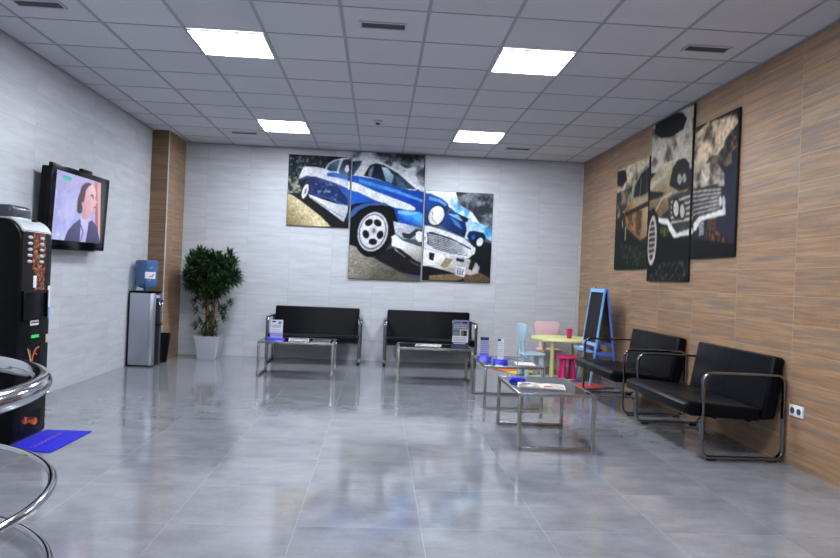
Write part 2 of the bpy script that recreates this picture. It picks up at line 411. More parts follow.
# ------------------------------------------------------------------ canvas pictures
ART_BLUE = [
['p',[(-1.397,2.931),(-.489,2.979),(-.444,1.899),(-1.364,1.857)],(24,30,36),0,0,0,.25],
['c',[(-1.387,2.932),(-.789,2.963),(-.822,2.724),(-1.123,2.752),(-1.212,2.575),(-1.171,2.361),(-1.278,2.356),(-1.351,2.331)],(26,34,40),(110,125,125),.03,1,.62],
['c',[(-1.374,2.61),(-1.223,2.574),(-1.151,2.384),(-1.278,2.356),(-1.363,2.352)],(40,50,50),(150,155,135),.03,2,.5],
['p',[(-1.363,2.352),(-1.277,2.324),(-1.167,2.254),(-1.057,2.183),(-.88,2.051),(-.713,1.908),(-1.364,1.857)],(205,190,150),(120,105,75),(-1.075,2.107),(-1.322,1.88),.3],
['p',[(-1.201,2.295),(-1.041,2.324),(-.756,2.165),(-.469,1.984),(-.444,1.899),(-.702,1.887),(-.88,2.051),(-1.079,2.193)],(22,22,26),0,0,0,.15],
['p',[(-1.074,2.603),(-.883,2.634),(-.491,2.524),(-.456,2.18),(-.762,2.295),(-1.064,2.345),(-1.153,2.448)],(38,48,88),(42,105,200),(-1.028,2.519),(-.483,2.33),.25],
['c',[(-1.051,2.55),(-.707,2.535),(-.505,2.329),(-.478,2.211),(-.762,2.316),(-1.023,2.39)],(30,45,90),(120,160,210),.05,3,.68],
['p',[(-1.212,2.564),(-1.183,2.652),(-1.154,2.728),(-1.113,2.752),(-.962,2.747),(-.779,2.722),(-.713,2.675),(-.495,2.611),(-.47,2.525),(-.467,2.45),(-.707,2.539),(-.957,2.609),(-1.096,2.617)],(236,236,242),(205,210,222),(-1.099,2.688),(-.513,2.523),0],
['p',[(-1.212,2.564),(-1.096,2.617),(-.957,2.609),(-.707,2.539),(-.488,2.449),(-.487,2.427),(-.706,2.514),(-.956,2.587),(-1.074,2.592),(-1.157,2.545)],(60,70,105),0,0,0,0],
['p',[(-1.064,2.356),(-.869,2.294),(-.652,2.235),(-.457,2.212),(-.473,2.179),(-.544,1.976),(-.788,2.147),(-1.036,2.303)],(226,228,236),(190,192,205),(-.976,2.306),(-.538,2.089),.1],
['l',[(-1.019,2.304),(-.778,2.164),(-.569,2.055)],(120,122,135),.013],
['p',[(-1.061,2.376),(-1.07,2.348),(-1.081,2.323),(-1.094,2.301),(-1.108,2.284),(-1.121,2.271),(-1.135,2.265),(-1.147,2.265),(-1.158,2.271),(-1.166,2.284),(-1.172,2.301),(-1.174,2.323),(-1.174,2.349),(-1.17,2.376),(-1.164,2.404),(-1.155,2.431),(-1.144,2.457),(-1.131,2.479),(-1.118,2.496),(-1.104,2.508),(-1.09,2.515),(-1.078,2.515),(-1.067,2.508),(-1.059,2.496),(-1.054,2.479),(-1.051,2.457),(-1.051,2.431),(-1.055,2.404)],(30,32,40),0,0,0,0],
['p',[(-1.069,2.384),(-1.077,2.361),(-1.086,2.34),(-1.096,2.321),(-1.107,2.306),(-1.117,2.296),(-1.128,2.291),(-1.137,2.29),(-1.145,2.295),(-1.151,2.305),(-1.155,2.32),(-1.157,2.338),(-1.156,2.359),(-1.153,2.382),(-1.148,2.405),(-1.14,2.428),(-1.131,2.449),(-1.121,2.468),(-1.11,2.482),(-1.1,2.493),(-1.089,2.498),(-1.08,2.498),(-1.072,2.493),(-1.066,2.483),(-1.062,2.469),(-1.06,2.451),(-1.061,2.43),(-1.064,2.407)],(228,228,232),0,0,0,0],
['p',[(-1.09,2.391),(-1.093,2.382),(-1.096,2.373),(-1.1,2.366),(-1.104,2.36),(-1.108,2.355),(-1.112,2.353),(-1.116,2.353),(-1.119,2.355),(-1.121,2.359),(-1.122,2.365),(-1.123,2.372),(-1.122,2.38),(-1.121,2.389),(-1.119,2.399),(-1.116,2.408),(-1.112,2.416),(-1.108,2.424),(-1.104,2.43),(-1.1,2.434),(-1.096,2.436),(-1.093,2.436),(-1.09,2.434),(-1.088,2.43),(-1.086,2.425),(-1.086,2.417),(-1.086,2.409),(-1.088,2.4)],(120,120,128),0,0,0,0],
['p',[(-.844,2.723),(-.794,2.812),(-.72,2.863),(-.572,2.905),(-.486,2.914),(-.473,2.59),(-.711,2.632),(-.807,2.627),(-.778,2.704)],(205,212,222),0,0,0,0],
['p',[(-.818,2.724),(-.778,2.795),(-.709,2.846),(-.63,2.868),(-.671,2.699),(-.778,2.704)],(38,56,80),(90,120,150),(-.779,2.726),(-.698,2.838),.15],
['p',[(-.645,2.7),(-.587,2.87),(-.485,2.888),(-.474,2.633),(-.626,2.658)],(40,54,76),(100,125,150),(-.569,2.845),(-.518,2.653),.15],
['p',[(-.809,2.67),(-.713,2.686),(-.474,2.638),(-.472,2.579),(-.732,2.62),(-.807,2.627)],(50,95,175),(90,140,215),(-.777,2.661),(-.495,2.611),0],
['p',[(-.55,2.792),(-.481,2.802),(-.479,2.752),(-.533,2.756)],(235,238,244),0,0,0,0],
['p',[(-.49,3.018),(.566,3.056),(.623,1.155),(-.445,1.147)],(70,76,86),0,0,0,.1],
['c',[(-.51,3.071),(.57,3.128),(.599,2.441),(.449,2.543),(.15,2.781),(-.485,2.893)],(60,66,76),(215,220,228),.22,5,.42],
['c',[(.069,2.994),(.611,3.022),(.617,2.877),(.33,2.79),(.145,2.889)],(40,45,52),(150,158,168),.15,6,.5],
['p',[(-.485,2.893),(-.325,2.93),(-.108,2.905),(.149,2.788),(.38,2.64),(.523,2.517),(.452,2.47),(-.473,2.605)],(226,230,238),0,0,0,0],
['p',[(-.508,2.848),(-.315,2.873),(-.334,2.81),(-.429,2.658),(-.5,2.64)],(30,42,58),(80,100,120),(-.5,2.82),(-.352,2.719),0],
['p',[(-.493,2.741),(-.493,2.731),(-.495,2.722),(-.499,2.714),(-.504,2.707),(-.51,2.701),(-.516,2.698),(-.523,2.696),(-.531,2.697),(-.538,2.7),(-.544,2.705),(-.549,2.711),(-.553,2.719),(-.556,2.728),(-.557,2.738),(-.557,2.747),(-.555,2.756),(-.552,2.765),(-.547,2.772),(-.541,2.777),(-.534,2.781),(-.527,2.782),(-.52,2.782),(-.513,2.779),(-.507,2.774),(-.501,2.767),(-.497,2.759),(-.494,2.75)],(235,238,244),0,0,0,0],
['p',[(-.285,2.658),(-.198,2.814),(-.113,2.847),(.003,2.824),(.206,2.719),(.48,2.501),(.342,2.501),(.178,2.529),(-.096,2.624)],(24,32,44),(52,72,90),(-.245,2.725),(.377,2.539),0],
['p',[(-.032,2.8),(.048,2.79),(.154,2.68),(.123,2.563),(.042,2.595)],(205,220,230),(110,150,180),(.006,2.773),(.121,2.599),0],
['p',[(-.209,2.744),(-.169,2.801),(-.14,2.802),(-.176,2.638),(-.22,2.654)],(110,130,150),0,0,0,0],
['p',[(.171,2.692),(.245,2.659),(.341,2.519),(.214,2.538)],(70,95,120),0,0,0,0],
['p',[(-.511,2.646),(-.421,2.654),(-.096,2.617),(.178,2.529),(.379,2.488),(.597,2.47),(.617,2.007),(.509,1.966),(.18,2.037),(-.008,2.231),(-.33,2.18),(-.485,2.028)],(34,92,196),(16,52,140),(-.129,2.55),(.398,2.033),.1],
['p',[(-.348,2.611),(.162,2.492),(.588,2.35),(.589,2.314),(.164,2.438),(-.346,2.557)],(80,150,230),0,0,0,0],
['p',[(.179,2.059),(.284,2.165),(.537,2.177),(.596,2.144),(.604,1.963),(.4,1.968)],(20,70,170),(70,160,235),(.325,2.03),(.393,2.149),0],
['p',[(.232,2.188),(.501,2.175),(.538,2.141),(.358,2.118),(.23,2.141)],(120,190,240),0,0,0,0],
['p',[(-.508,2.574),(-.345,2.539),(-.125,2.449),(.167,2.355),(.395,2.279),(.476,2.232),(.485,2.196),(.399,2.189),(.191,2.219),(-.12,2.319),(-.34,2.413),(-.503,2.452)],(240,242,248),(215,222,235),(-.452,2.534),(.426,2.215),0],
['p',[(-.493,2.208),(-.369,2.257),(-.119,2.291),(.044,2.277),(.174,2.203),(.235,2.025),(.208,1.807),(.022,1.51),(-.302,1.496),(-.469,1.633)],(12,14,20),0,0,0,0],
['p',[(-.487,2.082),(-.402,2.194),(-.261,2.262),(-.101,2.288),(.026,2.276),(.118,2.237),(-.009,2.245),(-.188,2.23),(-.329,2.158),(-.484,1.992)],(60,90,150),0,0,0,0],
['p',[(-.47,1.661),(-.361,1.637),(-.195,1.529),(-.048,1.453),(.284,1.286),(.622,1.173),(.623,1.144),(-.452,1.129)],(150,146,132),(90,86,76),(-.303,1.532),(.071,1.187),.35],
['p',[(-.086,1.505),(.196,1.662),(.612,1.427),(.619,1.246),(.32,1.288),(-.012,1.443)],(26,24,26),0,0,0,.2],
['p',[(.167,1.802),(.144,1.723),(.107,1.65),(.06,1.587),(.005,1.538),(-.056,1.506),(-.12,1.491),(-.183,1.494),(-.242,1.516),(-.294,1.554),(-.338,1.608),(-.369,1.675),(-.388,1.75),(-.392,1.831),(-.382,1.914),(-.359,1.993),(-.323,2.066),(-.276,2.128),(-.221,2.177),(-.16,2.21),(-.096,2.225),(-.033,2.222),(.026,2.201),(.079,2.162),(.122,2.108),(.154,2.042),(.173,1.966),(.177,1.885)],(16,17,22),0,0,0,0],
['p',[(.093,1.815),(.075,1.753),(.047,1.696),(.01,1.648),(-.032,1.61),(-.079,1.584),(-.128,1.572),(-.177,1.575),(-.222,1.591),(-.263,1.621),(-.296,1.663),(-.32,1.715),(-.334,1.773),(-.338,1.836),(-.33,1.9),(-.312,1.962),(-.284,2.019),(-.248,2.067),(-.205,2.105),(-.158,2.131),(-.109,2.143),(-.061,2.14),(-.015,2.124),(.025,2.094),(.059,2.052),(.083,2.001),(.097,1.942),(.1,1.879)],(205,206,212),0,0,0,0],
['p',[(.068,1.819),(.052,1.763),(.026,1.712),(-.006,1.668),(-.045,1.634),(-.087,1.611),(-.131,1.601),(-.175,1.603),(-.216,1.618),(-.252,1.645),(-.282,1.683),(-.304,1.729),(-.316,1.782),(-.319,1.838),(-.312,1.896),(-.296,1.951),(-.271,2.002),(-.239,2.046),(-.2,2.08),(-.158,2.103),(-.114,2.114),(-.07,2.112),(-.029,2.097),(.007,2.07),(.037,2.032),(.059,1.986),(.072,1.933),(.075,1.876)],(90,92,100),0,0,0,0],
['p',[(.054,1.825),(.039,1.773),(.015,1.726),(-.015,1.685),(-.051,1.653),(-.09,1.632),(-.131,1.622),(-.171,1.624),(-.209,1.638),(-.243,1.663),(-.27,1.698),(-.29,1.741),(-.302,1.79),(-.305,1.843),(-.299,1.897),(-.283,1.948),(-.26,1.996),(-.23,2.036),(-.194,2.068),(-.155,2.09),(-.114,2.1),(-.074,2.098),(-.036,2.084),(-.002,2.059),(.025,2.024),(.046,1.981),(.057,1.932),(.06,1.879)],(222,222,228),0,0,0,0],
['p',[(.033,1.804),(.027,1.791),(.02,1.78),(.011,1.77),(.001,1.763),(-.009,1.759),(-.02,1.757),(-.031,1.759),(-.04,1.764),(-.048,1.771),(-.054,1.781),(-.058,1.792),(-.06,1.805),(-.06,1.818),(-.057,1.832),(-.051,1.844),(-.044,1.856),(-.035,1.865),(-.025,1.872),(-.015,1.877),(-.004,1.878),(.007,1.876),(.016,1.872),(.024,1.864),(.03,1.855),(.034,1.843),(.036,1.83),(.036,1.817)],(18,20,26),0,0,0,0],
['p',[(-.113,1.667),(-.126,1.668),(-.139,1.671),(-.151,1.676),(-.161,1.684),(-.168,1.693),(-.173,1.702),(-.174,1.713),(-.173,1.723),(-.168,1.733),(-.161,1.742),(-.151,1.75),(-.14,1.755),(-.127,1.759),(-.113,1.76),(-.1,1.759),(-.087,1.756),(-.075,1.75),(-.065,1.743),(-.058,1.734),(-.053,1.724),(-.052,1.714),(-.053,1.704),(-.058,1.694),(-.065,1.685),(-.075,1.677),(-.086,1.671),(-.099,1.668)],(18,20,26),0,0,0,0],
['p',[(-.262,1.804),(-.265,1.817),(-.266,1.83),(-.264,1.843),(-.26,1.855),(-.254,1.864),(-.246,1.872),(-.237,1.877),(-.226,1.878),(-.216,1.877),(-.205,1.873),(-.195,1.866),(-.186,1.857),(-.178,1.846),(-.173,1.833),(-.17,1.82),(-.169,1.807),(-.171,1.794),(-.175,1.782),(-.181,1.773),(-.189,1.765),(-.198,1.76),(-.209,1.759),(-.219,1.76),(-.23,1.764),(-.24,1.771),(-.249,1.78),(-.256,1.791)],(18,20,26),0,0,0,0],
['p',[(-.209,2.025),(-.197,2.032),(-.185,2.037),(-.172,2.04),(-.16,2.04),(-.149,2.037),(-.139,2.032),(-.132,2.024),(-.127,2.015),(-.125,2.004),(-.125,1.993),(-.129,1.981),(-.135,1.97),(-.143,1.959),(-.153,1.95),(-.165,1.943),(-.177,1.938),(-.19,1.935),(-.202,1.935),(-.213,1.938),(-.223,1.944),(-.23,1.951),(-.235,1.96),(-.237,1.971),(-.237,1.982),(-.233,1.994),(-.227,2.006),(-.219,2.016)],(18,20,26),0,0,0,0],
['p',[(-.027,2.025),(-.016,2.017),(-.008,2.006),(-.002,1.995),(.002,1.983),(.003,1.972),(.001,1.961),(-.004,1.952),(-.012,1.944),(-.021,1.939),(-.032,1.936),(-.044,1.935),(-.057,1.937),(-.07,1.942),(-.081,1.949),(-.092,1.958),(-.1,1.968),(-.106,1.979),(-.11,1.991),(-.111,2.003),(-.109,2.013),(-.104,2.023),(-.096,2.03),(-.087,2.036),(-.076,2.039),(-.064,2.039),(-.051,2.037),(-.039,2.032)],(18,20,26),0,0,0,0],
['p',[(-.055,1.875),(-.055,1.86),(-.059,1.845),(-.065,1.832),(-.073,1.82),(-.083,1.812),(-.094,1.806),(-.106,1.804),(-.118,1.805),(-.129,1.81),(-.14,1.817),(-.149,1.828),(-.156,1.84),(-.161,1.855),(-.163,1.87),(-.162,1.885),(-.158,1.9),(-.153,1.913),(-.144,1.924),(-.135,1.933),(-.123,1.939),(-.111,1.941),(-.099,1.94),(-.088,1.935),(-.077,1.927),(-.068,1.917),(-.061,1.904),(-.057,1.89)],(200,202,210),0,0,0,0],
['p',[(-.08,1.877),(-.08,1.87),(-.082,1.863),(-.085,1.857),(-.088,1.852),(-.093,1.847),(-.098,1.845),(-.104,1.844),(-.109,1.844),(-.115,1.846),(-.12,1.85),(-.124,1.855),(-.127,1.861),(-.129,1.868),(-.13,1.875),(-.13,1.882),(-.128,1.889),(-.126,1.895),(-.122,1.901),(-.117,1.905),(-.112,1.908),(-.107,1.909),(-.101,1.908),(-.095,1.906),(-.091,1.902),(-.086,1.897),(-.083,1.891),(-.081,1.884)],(110,112,120),0,0,0,0],
['p',[(.167,2.022),(.363,1.988),(.605,1.934),(.611,1.782),(.336,1.77),(.206,1.843)],(200,205,215),(130,135,150),(.219,1.989),(.552,1.823),.3],
['p',[(.296,1.865),(.412,1.853),(.511,1.93),(.606,1.916),(.608,1.862),(.514,1.85),(.416,1.773),(.328,1.791)],(40,44,54),0,0,0,0],
['p',[(.499,1.875),(.548,1.902),(.607,1.88),(.613,1.753),(.548,1.736),(.502,1.784)],(225,228,235),0,0,0,0],
['p',[(.154,1.805),(.207,1.836),(.319,1.747),(.558,1.678),(.616,1.666),(.628,1.377),(.496,1.422),(.235,1.591),(.159,1.678)],(240,240,245),(150,146,142),(.337,1.741),(.384,1.489),.1],
['p',[(.181,1.661),(.253,1.592),(.495,1.429),(.628,1.384),(.626,1.427),(.511,1.477),(.288,1.63)],(30,28,30),0,0,0,0],
['p',[(.346,1.542),(.426,1.527),(.458,1.464),(.384,1.482)],(20,20,24),0,0,0,0],
['p',[(.581,2.525),(1.607,2.522),(1.628,1.165),(.611,1.15)],(80,88,98),0,0,0,.1],
['c',[(.581,2.525),(1.209,2.556),(1.334,2.183),(1.588,1.978),(1.609,1.816),(1.316,1.965),(1.004,2.249),(.589,2.458)],(90,160,205),(232,240,246),.14,11,.4],
['c',[(1.047,2.535),(1.607,2.522),(1.61,1.992),(1.421,2.052),(1.305,2.209),(1.111,2.308)],(44,48,56),(130,138,148),.16,12,.5],
['c',[(1.338,2.075),(1.61,1.979),(1.613,1.789),(1.455,1.89)],(60,140,190),(150,210,235),.1,13,.5],
['p',[(1.321,1.83),(1.614,1.762),(1.628,1.165),(1.241,1.149)],(18,22,28),0,0,0,.3],
['p',[(1.205,1.337),(1.423,1.346),(1.59,1.272),(1.622,1.178),(1.185,1.174)],(92,74,52),0,0,0,.3],
['p',[(.601,1.393),(.878,1.378),(1.209,1.256),(1.268,1.15),(.611,1.15)],(22,20,22),0,0,0,.2],
['p',[(.72,1.263),(1.098,1.306),(1.237,1.244),(1.102,1.198),(.723,1.196)],(120,100,75),0,0,0,.2],
['p',[(.589,2.45),(.698,2.445),(.863,2.383),(.947,2.314),(.972,2.247),(.9,2.149),(.85,2.052),(.69,1.991),(.595,2.0)],(28,74,160),(18,34,80),(.647,2.367),(.876,2.08),0],
['p',[(.672,2.406),(.836,2.37),(.934,2.305),(.922,2.272),(.811,2.334),(.675,2.355)],(90,150,215),0,0,0,0],
['p',[(.92,2.093),(.905,2.06),(.884,2.031),(.859,2.007),(.831,1.99),(.801,1.98),(.771,1.978),(.743,1.983),(.717,1.997),(.695,2.017),(.678,2.043),(.668,2.074),(.663,2.108),(.666,2.144),(.675,2.179),(.69,2.212),(.711,2.241),(.736,2.265),(.764,2.282),(.793,2.293),(.823,2.295),(.852,2.289),(.878,2.276),(.9,2.255),(.916,2.229),(.927,2.198),(.931,2.164),(.929,2.128)],(20,24,36),0,0,0,0],
['p',[(.894,2.099),(.88,2.07),(.863,2.044),(.841,2.023),(.817,2.007),(.791,1.998),(.765,1.996),(.741,2.001),(.719,2.012),(.7,2.03),(.686,2.053),(.678,2.08),(.674,2.11),(.677,2.141),(.685,2.172),(.698,2.202),(.716,2.227),(.738,2.249),(.762,2.264),(.787,2.273),(.813,2.276),(.837,2.271),(.86,2.259),(.878,2.242),(.892,2.219),(.901,2.191),(.904,2.161),(.902,2.13)],(205,206,205),0,0,0,0],
['p',[(.879,2.113),(.868,2.089),(.854,2.068),(.837,2.051),(.817,2.038),(.797,2.03),(.777,2.028),(.758,2.032),(.741,2.041),(.727,2.055),(.716,2.074),(.709,2.096),(.707,2.12),(.709,2.145),(.716,2.17),(.726,2.194),(.741,2.215),(.758,2.232),(.777,2.245),(.797,2.253),(.817,2.255),(.836,2.251),(.853,2.242),(.868,2.228),(.879,2.209),(.885,2.188),(.888,2.163),(.885,2.138)],(238,240,244),0,0,0,0],
['l',[(.736,2.182),(.726,2.087),(.783,2.036)],(120,110,90),.0135],
['p',[(.92,2.191),(.992,2.221),(1.144,2.161),(1.26,2.112),(1.253,2.03),(1.217,1.839),(1.046,1.893),(.852,1.993),(.903,2.082)],(24,56,120),(14,26,60),(.928,2.137),(1.21,1.879),0],
['p',[(.953,2.171),(1.103,2.159),(1.201,2.096),(1.162,2.067),(1.037,2.12)],(120,170,210),0,0,0,0],
['p',[(.982,2.126),(1.107,2.064),(1.18,1.946),(1.069,2.008)],(60,110,180),0,0,0,0],
['p',[(1.103,2.159),(1.233,2.124),(1.235,2.07),(1.175,2.081)],(12,18,40),0,0,0,0],
['p',[(1.216,2.056),(1.297,2.086),(1.423,2.011),(1.509,1.914),(1.344,1.94),(1.282,1.801),(1.212,1.825),(1.241,1.935)],(150,190,220),(220,228,235),(1.258,2.044),(1.24,1.826),.1],
['p',[(1.244,1.854),(1.276,1.923),(1.344,1.94),(1.482,1.913),(1.525,1.853),(1.476,1.715),(1.326,1.722)],(18,40,90),(8,12,24),(1.318,1.911),(1.462,1.728),0],
['p',[(1.482,1.765),(1.477,1.751),(1.469,1.739),(1.46,1.729),(1.45,1.721),(1.439,1.716),(1.429,1.715),(1.418,1.716),(1.409,1.721),(1.401,1.728),(1.395,1.738),(1.391,1.75),(1.39,1.764),(1.391,1.778),(1.394,1.792),(1.399,1.806),(1.407,1.818),(1.416,1.828),(1.426,1.835),(1.437,1.84),(1.448,1.842),(1.458,1.84),(1.467,1.836),(1.475,1.828),(1.481,1.818),(1.485,1.806),(1.486,1.793),(1.486,1.779)],(222,224,228),0,0,0,0],
['p',[(1.363,1.837),(1.36,1.83),(1.357,1.824),(1.352,1.819),(1.347,1.816),(1.341,1.813),(1.335,1.813),(1.33,1.813),(1.325,1.816),(1.321,1.82),(1.317,1.825),(1.315,1.831),(1.314,1.838),(1.315,1.845),(1.316,1.852),(1.319,1.858),(1.323,1.864),(1.328,1.869),(1.333,1.873),(1.339,1.876),(1.344,1.876),(1.35,1.875),(1.355,1.873),(1.359,1.869),(1.362,1.864),(1.364,1.858),(1.365,1.851),(1.365,1.844)],(40,90,170),0,0,0,0],
['p',[(.614,1.982),(.69,1.977),(.937,1.916),(1.213,1.82),(1.382,1.684),(1.371,1.61),(1.279,1.53),(.979,1.558),(.704,1.64),(.623,1.65)],(212,216,224),0,0,0,.1],
['p',[(.662,1.876),(.721,1.898),(1.022,1.817),(1.314,1.681),(1.283,1.571),(1.059,1.588),(.785,1.649),(.674,1.72)],(36,38,46),0,0,0,0],
['l',[(.681,1.861),(.859,1.831),(1.079,1.765),(1.296,1.661)],(215,218,226),.0125],
['l',[(.684,1.837),(.86,1.805),(1.08,1.741),(1.296,1.649)],(215,218,226),.012],
['l',[(.687,1.813),(.861,1.779),(1.081,1.717),(1.297,1.638)],(215,218,226),.012],
['l',[(.689,1.789),(.862,1.752),(1.082,1.693),(1.297,1.626)],(215,218,226),.012],
['l',[(.692,1.766),(.863,1.726),(1.083,1.669),(1.297,1.615)],(215,218,226),.0125],
['l',[(.694,1.742),(.864,1.7),(1.084,1.645),(1.298,1.603)],(215,218,226),.012],
['l',[(.697,1.718),(.865,1.674),(1.085,1.621),(1.298,1.591)],(215,218,226),.012],
['l',[(.699,1.694),(.866,1.647),(1.086,1.598),(1.299,1.58)],(215,218,226),.012],
['l',[(.831,1.857),(.818,1.645)],(110,114,124),.0055],
['l',[(.995,1.81),(.981,1.625)],(110,114,124),.0055],
['l',[(1.161,1.763),(1.145,1.606)],(110,114,124),.005],
['p',[(.676,1.801),(.675,1.788),(.673,1.775),(.668,1.764),(.661,1.754),(.654,1.747),(.645,1.742),(.635,1.74),(.625,1.741),(.616,1.745),(.608,1.752),(.6,1.761),(.595,1.772),(.591,1.784),(.589,1.797),(.59,1.81),(.593,1.823),(.597,1.835),(.604,1.844),(.612,1.852),(.621,1.857),(.63,1.858),(.64,1.857),(.649,1.853),(.658,1.847),(.665,1.838),(.67,1.827),(.674,1.814)],(232,234,238),0,0,0,0],
['p',[(.649,1.8),(.649,1.793),(.647,1.786),(.645,1.78),(.642,1.774),(.638,1.77),(.633,1.768),(.629,1.767),(.624,1.767),(.619,1.769),(.615,1.773),(.611,1.778),(.608,1.784),(.606,1.791),(.606,1.798),(.606,1.805),(.607,1.812),(.609,1.818),(.613,1.824),(.617,1.828),(.621,1.83),(.626,1.831),(.631,1.831),(.635,1.828),(.64,1.825),(.643,1.82),(.646,1.814),(.648,1.807)],(160,164,172),0,0,0,0],
['p',[(.606,1.65),(.704,1.635),(.979,1.558),(1.279,1.525),(1.39,1.481),(1.453,1.416),(1.43,1.325),(1.344,1.294),(1.098,1.306),(.933,1.348),(.714,1.398),(.606,1.407)],(236,236,240),(170,168,168),(.871,1.54),(.933,1.353),.1],
['p',[(.706,1.6),(.788,1.585),(.771,1.476),(.705,1.5)],(24,26,34),0,0,0,0],
['p',[(.953,1.53),(1.062,1.507),(.959,1.381),(.871,1.404)],(150,128,100),0,0,0,0],
['p',[(1.102,1.536),(1.225,1.514),(1.213,1.473),(1.104,1.49)],(30,34,46),0,0,0,0],
['p',[(1.321,1.518),(1.39,1.486),(1.341,1.357),(1.285,1.381)],(30,26,26),0,0,0,0],
['p',[(1.11,1.415),(1.247,1.393),(1.236,1.257),(1.104,1.284)],(214,216,224),0,0,0,0],
['l',[(1.134,1.356),(1.131,1.296)],(30,34,44),.013],
['l',[(1.169,1.352),(1.166,1.292)],(30,34,44),.0135],
['l',[(1.205,1.348),(1.202,1.288)],(30,34,44),.0135],
['l',[(1.122,1.383),(1.232,1.366)],(60,64,90),.0085],
]
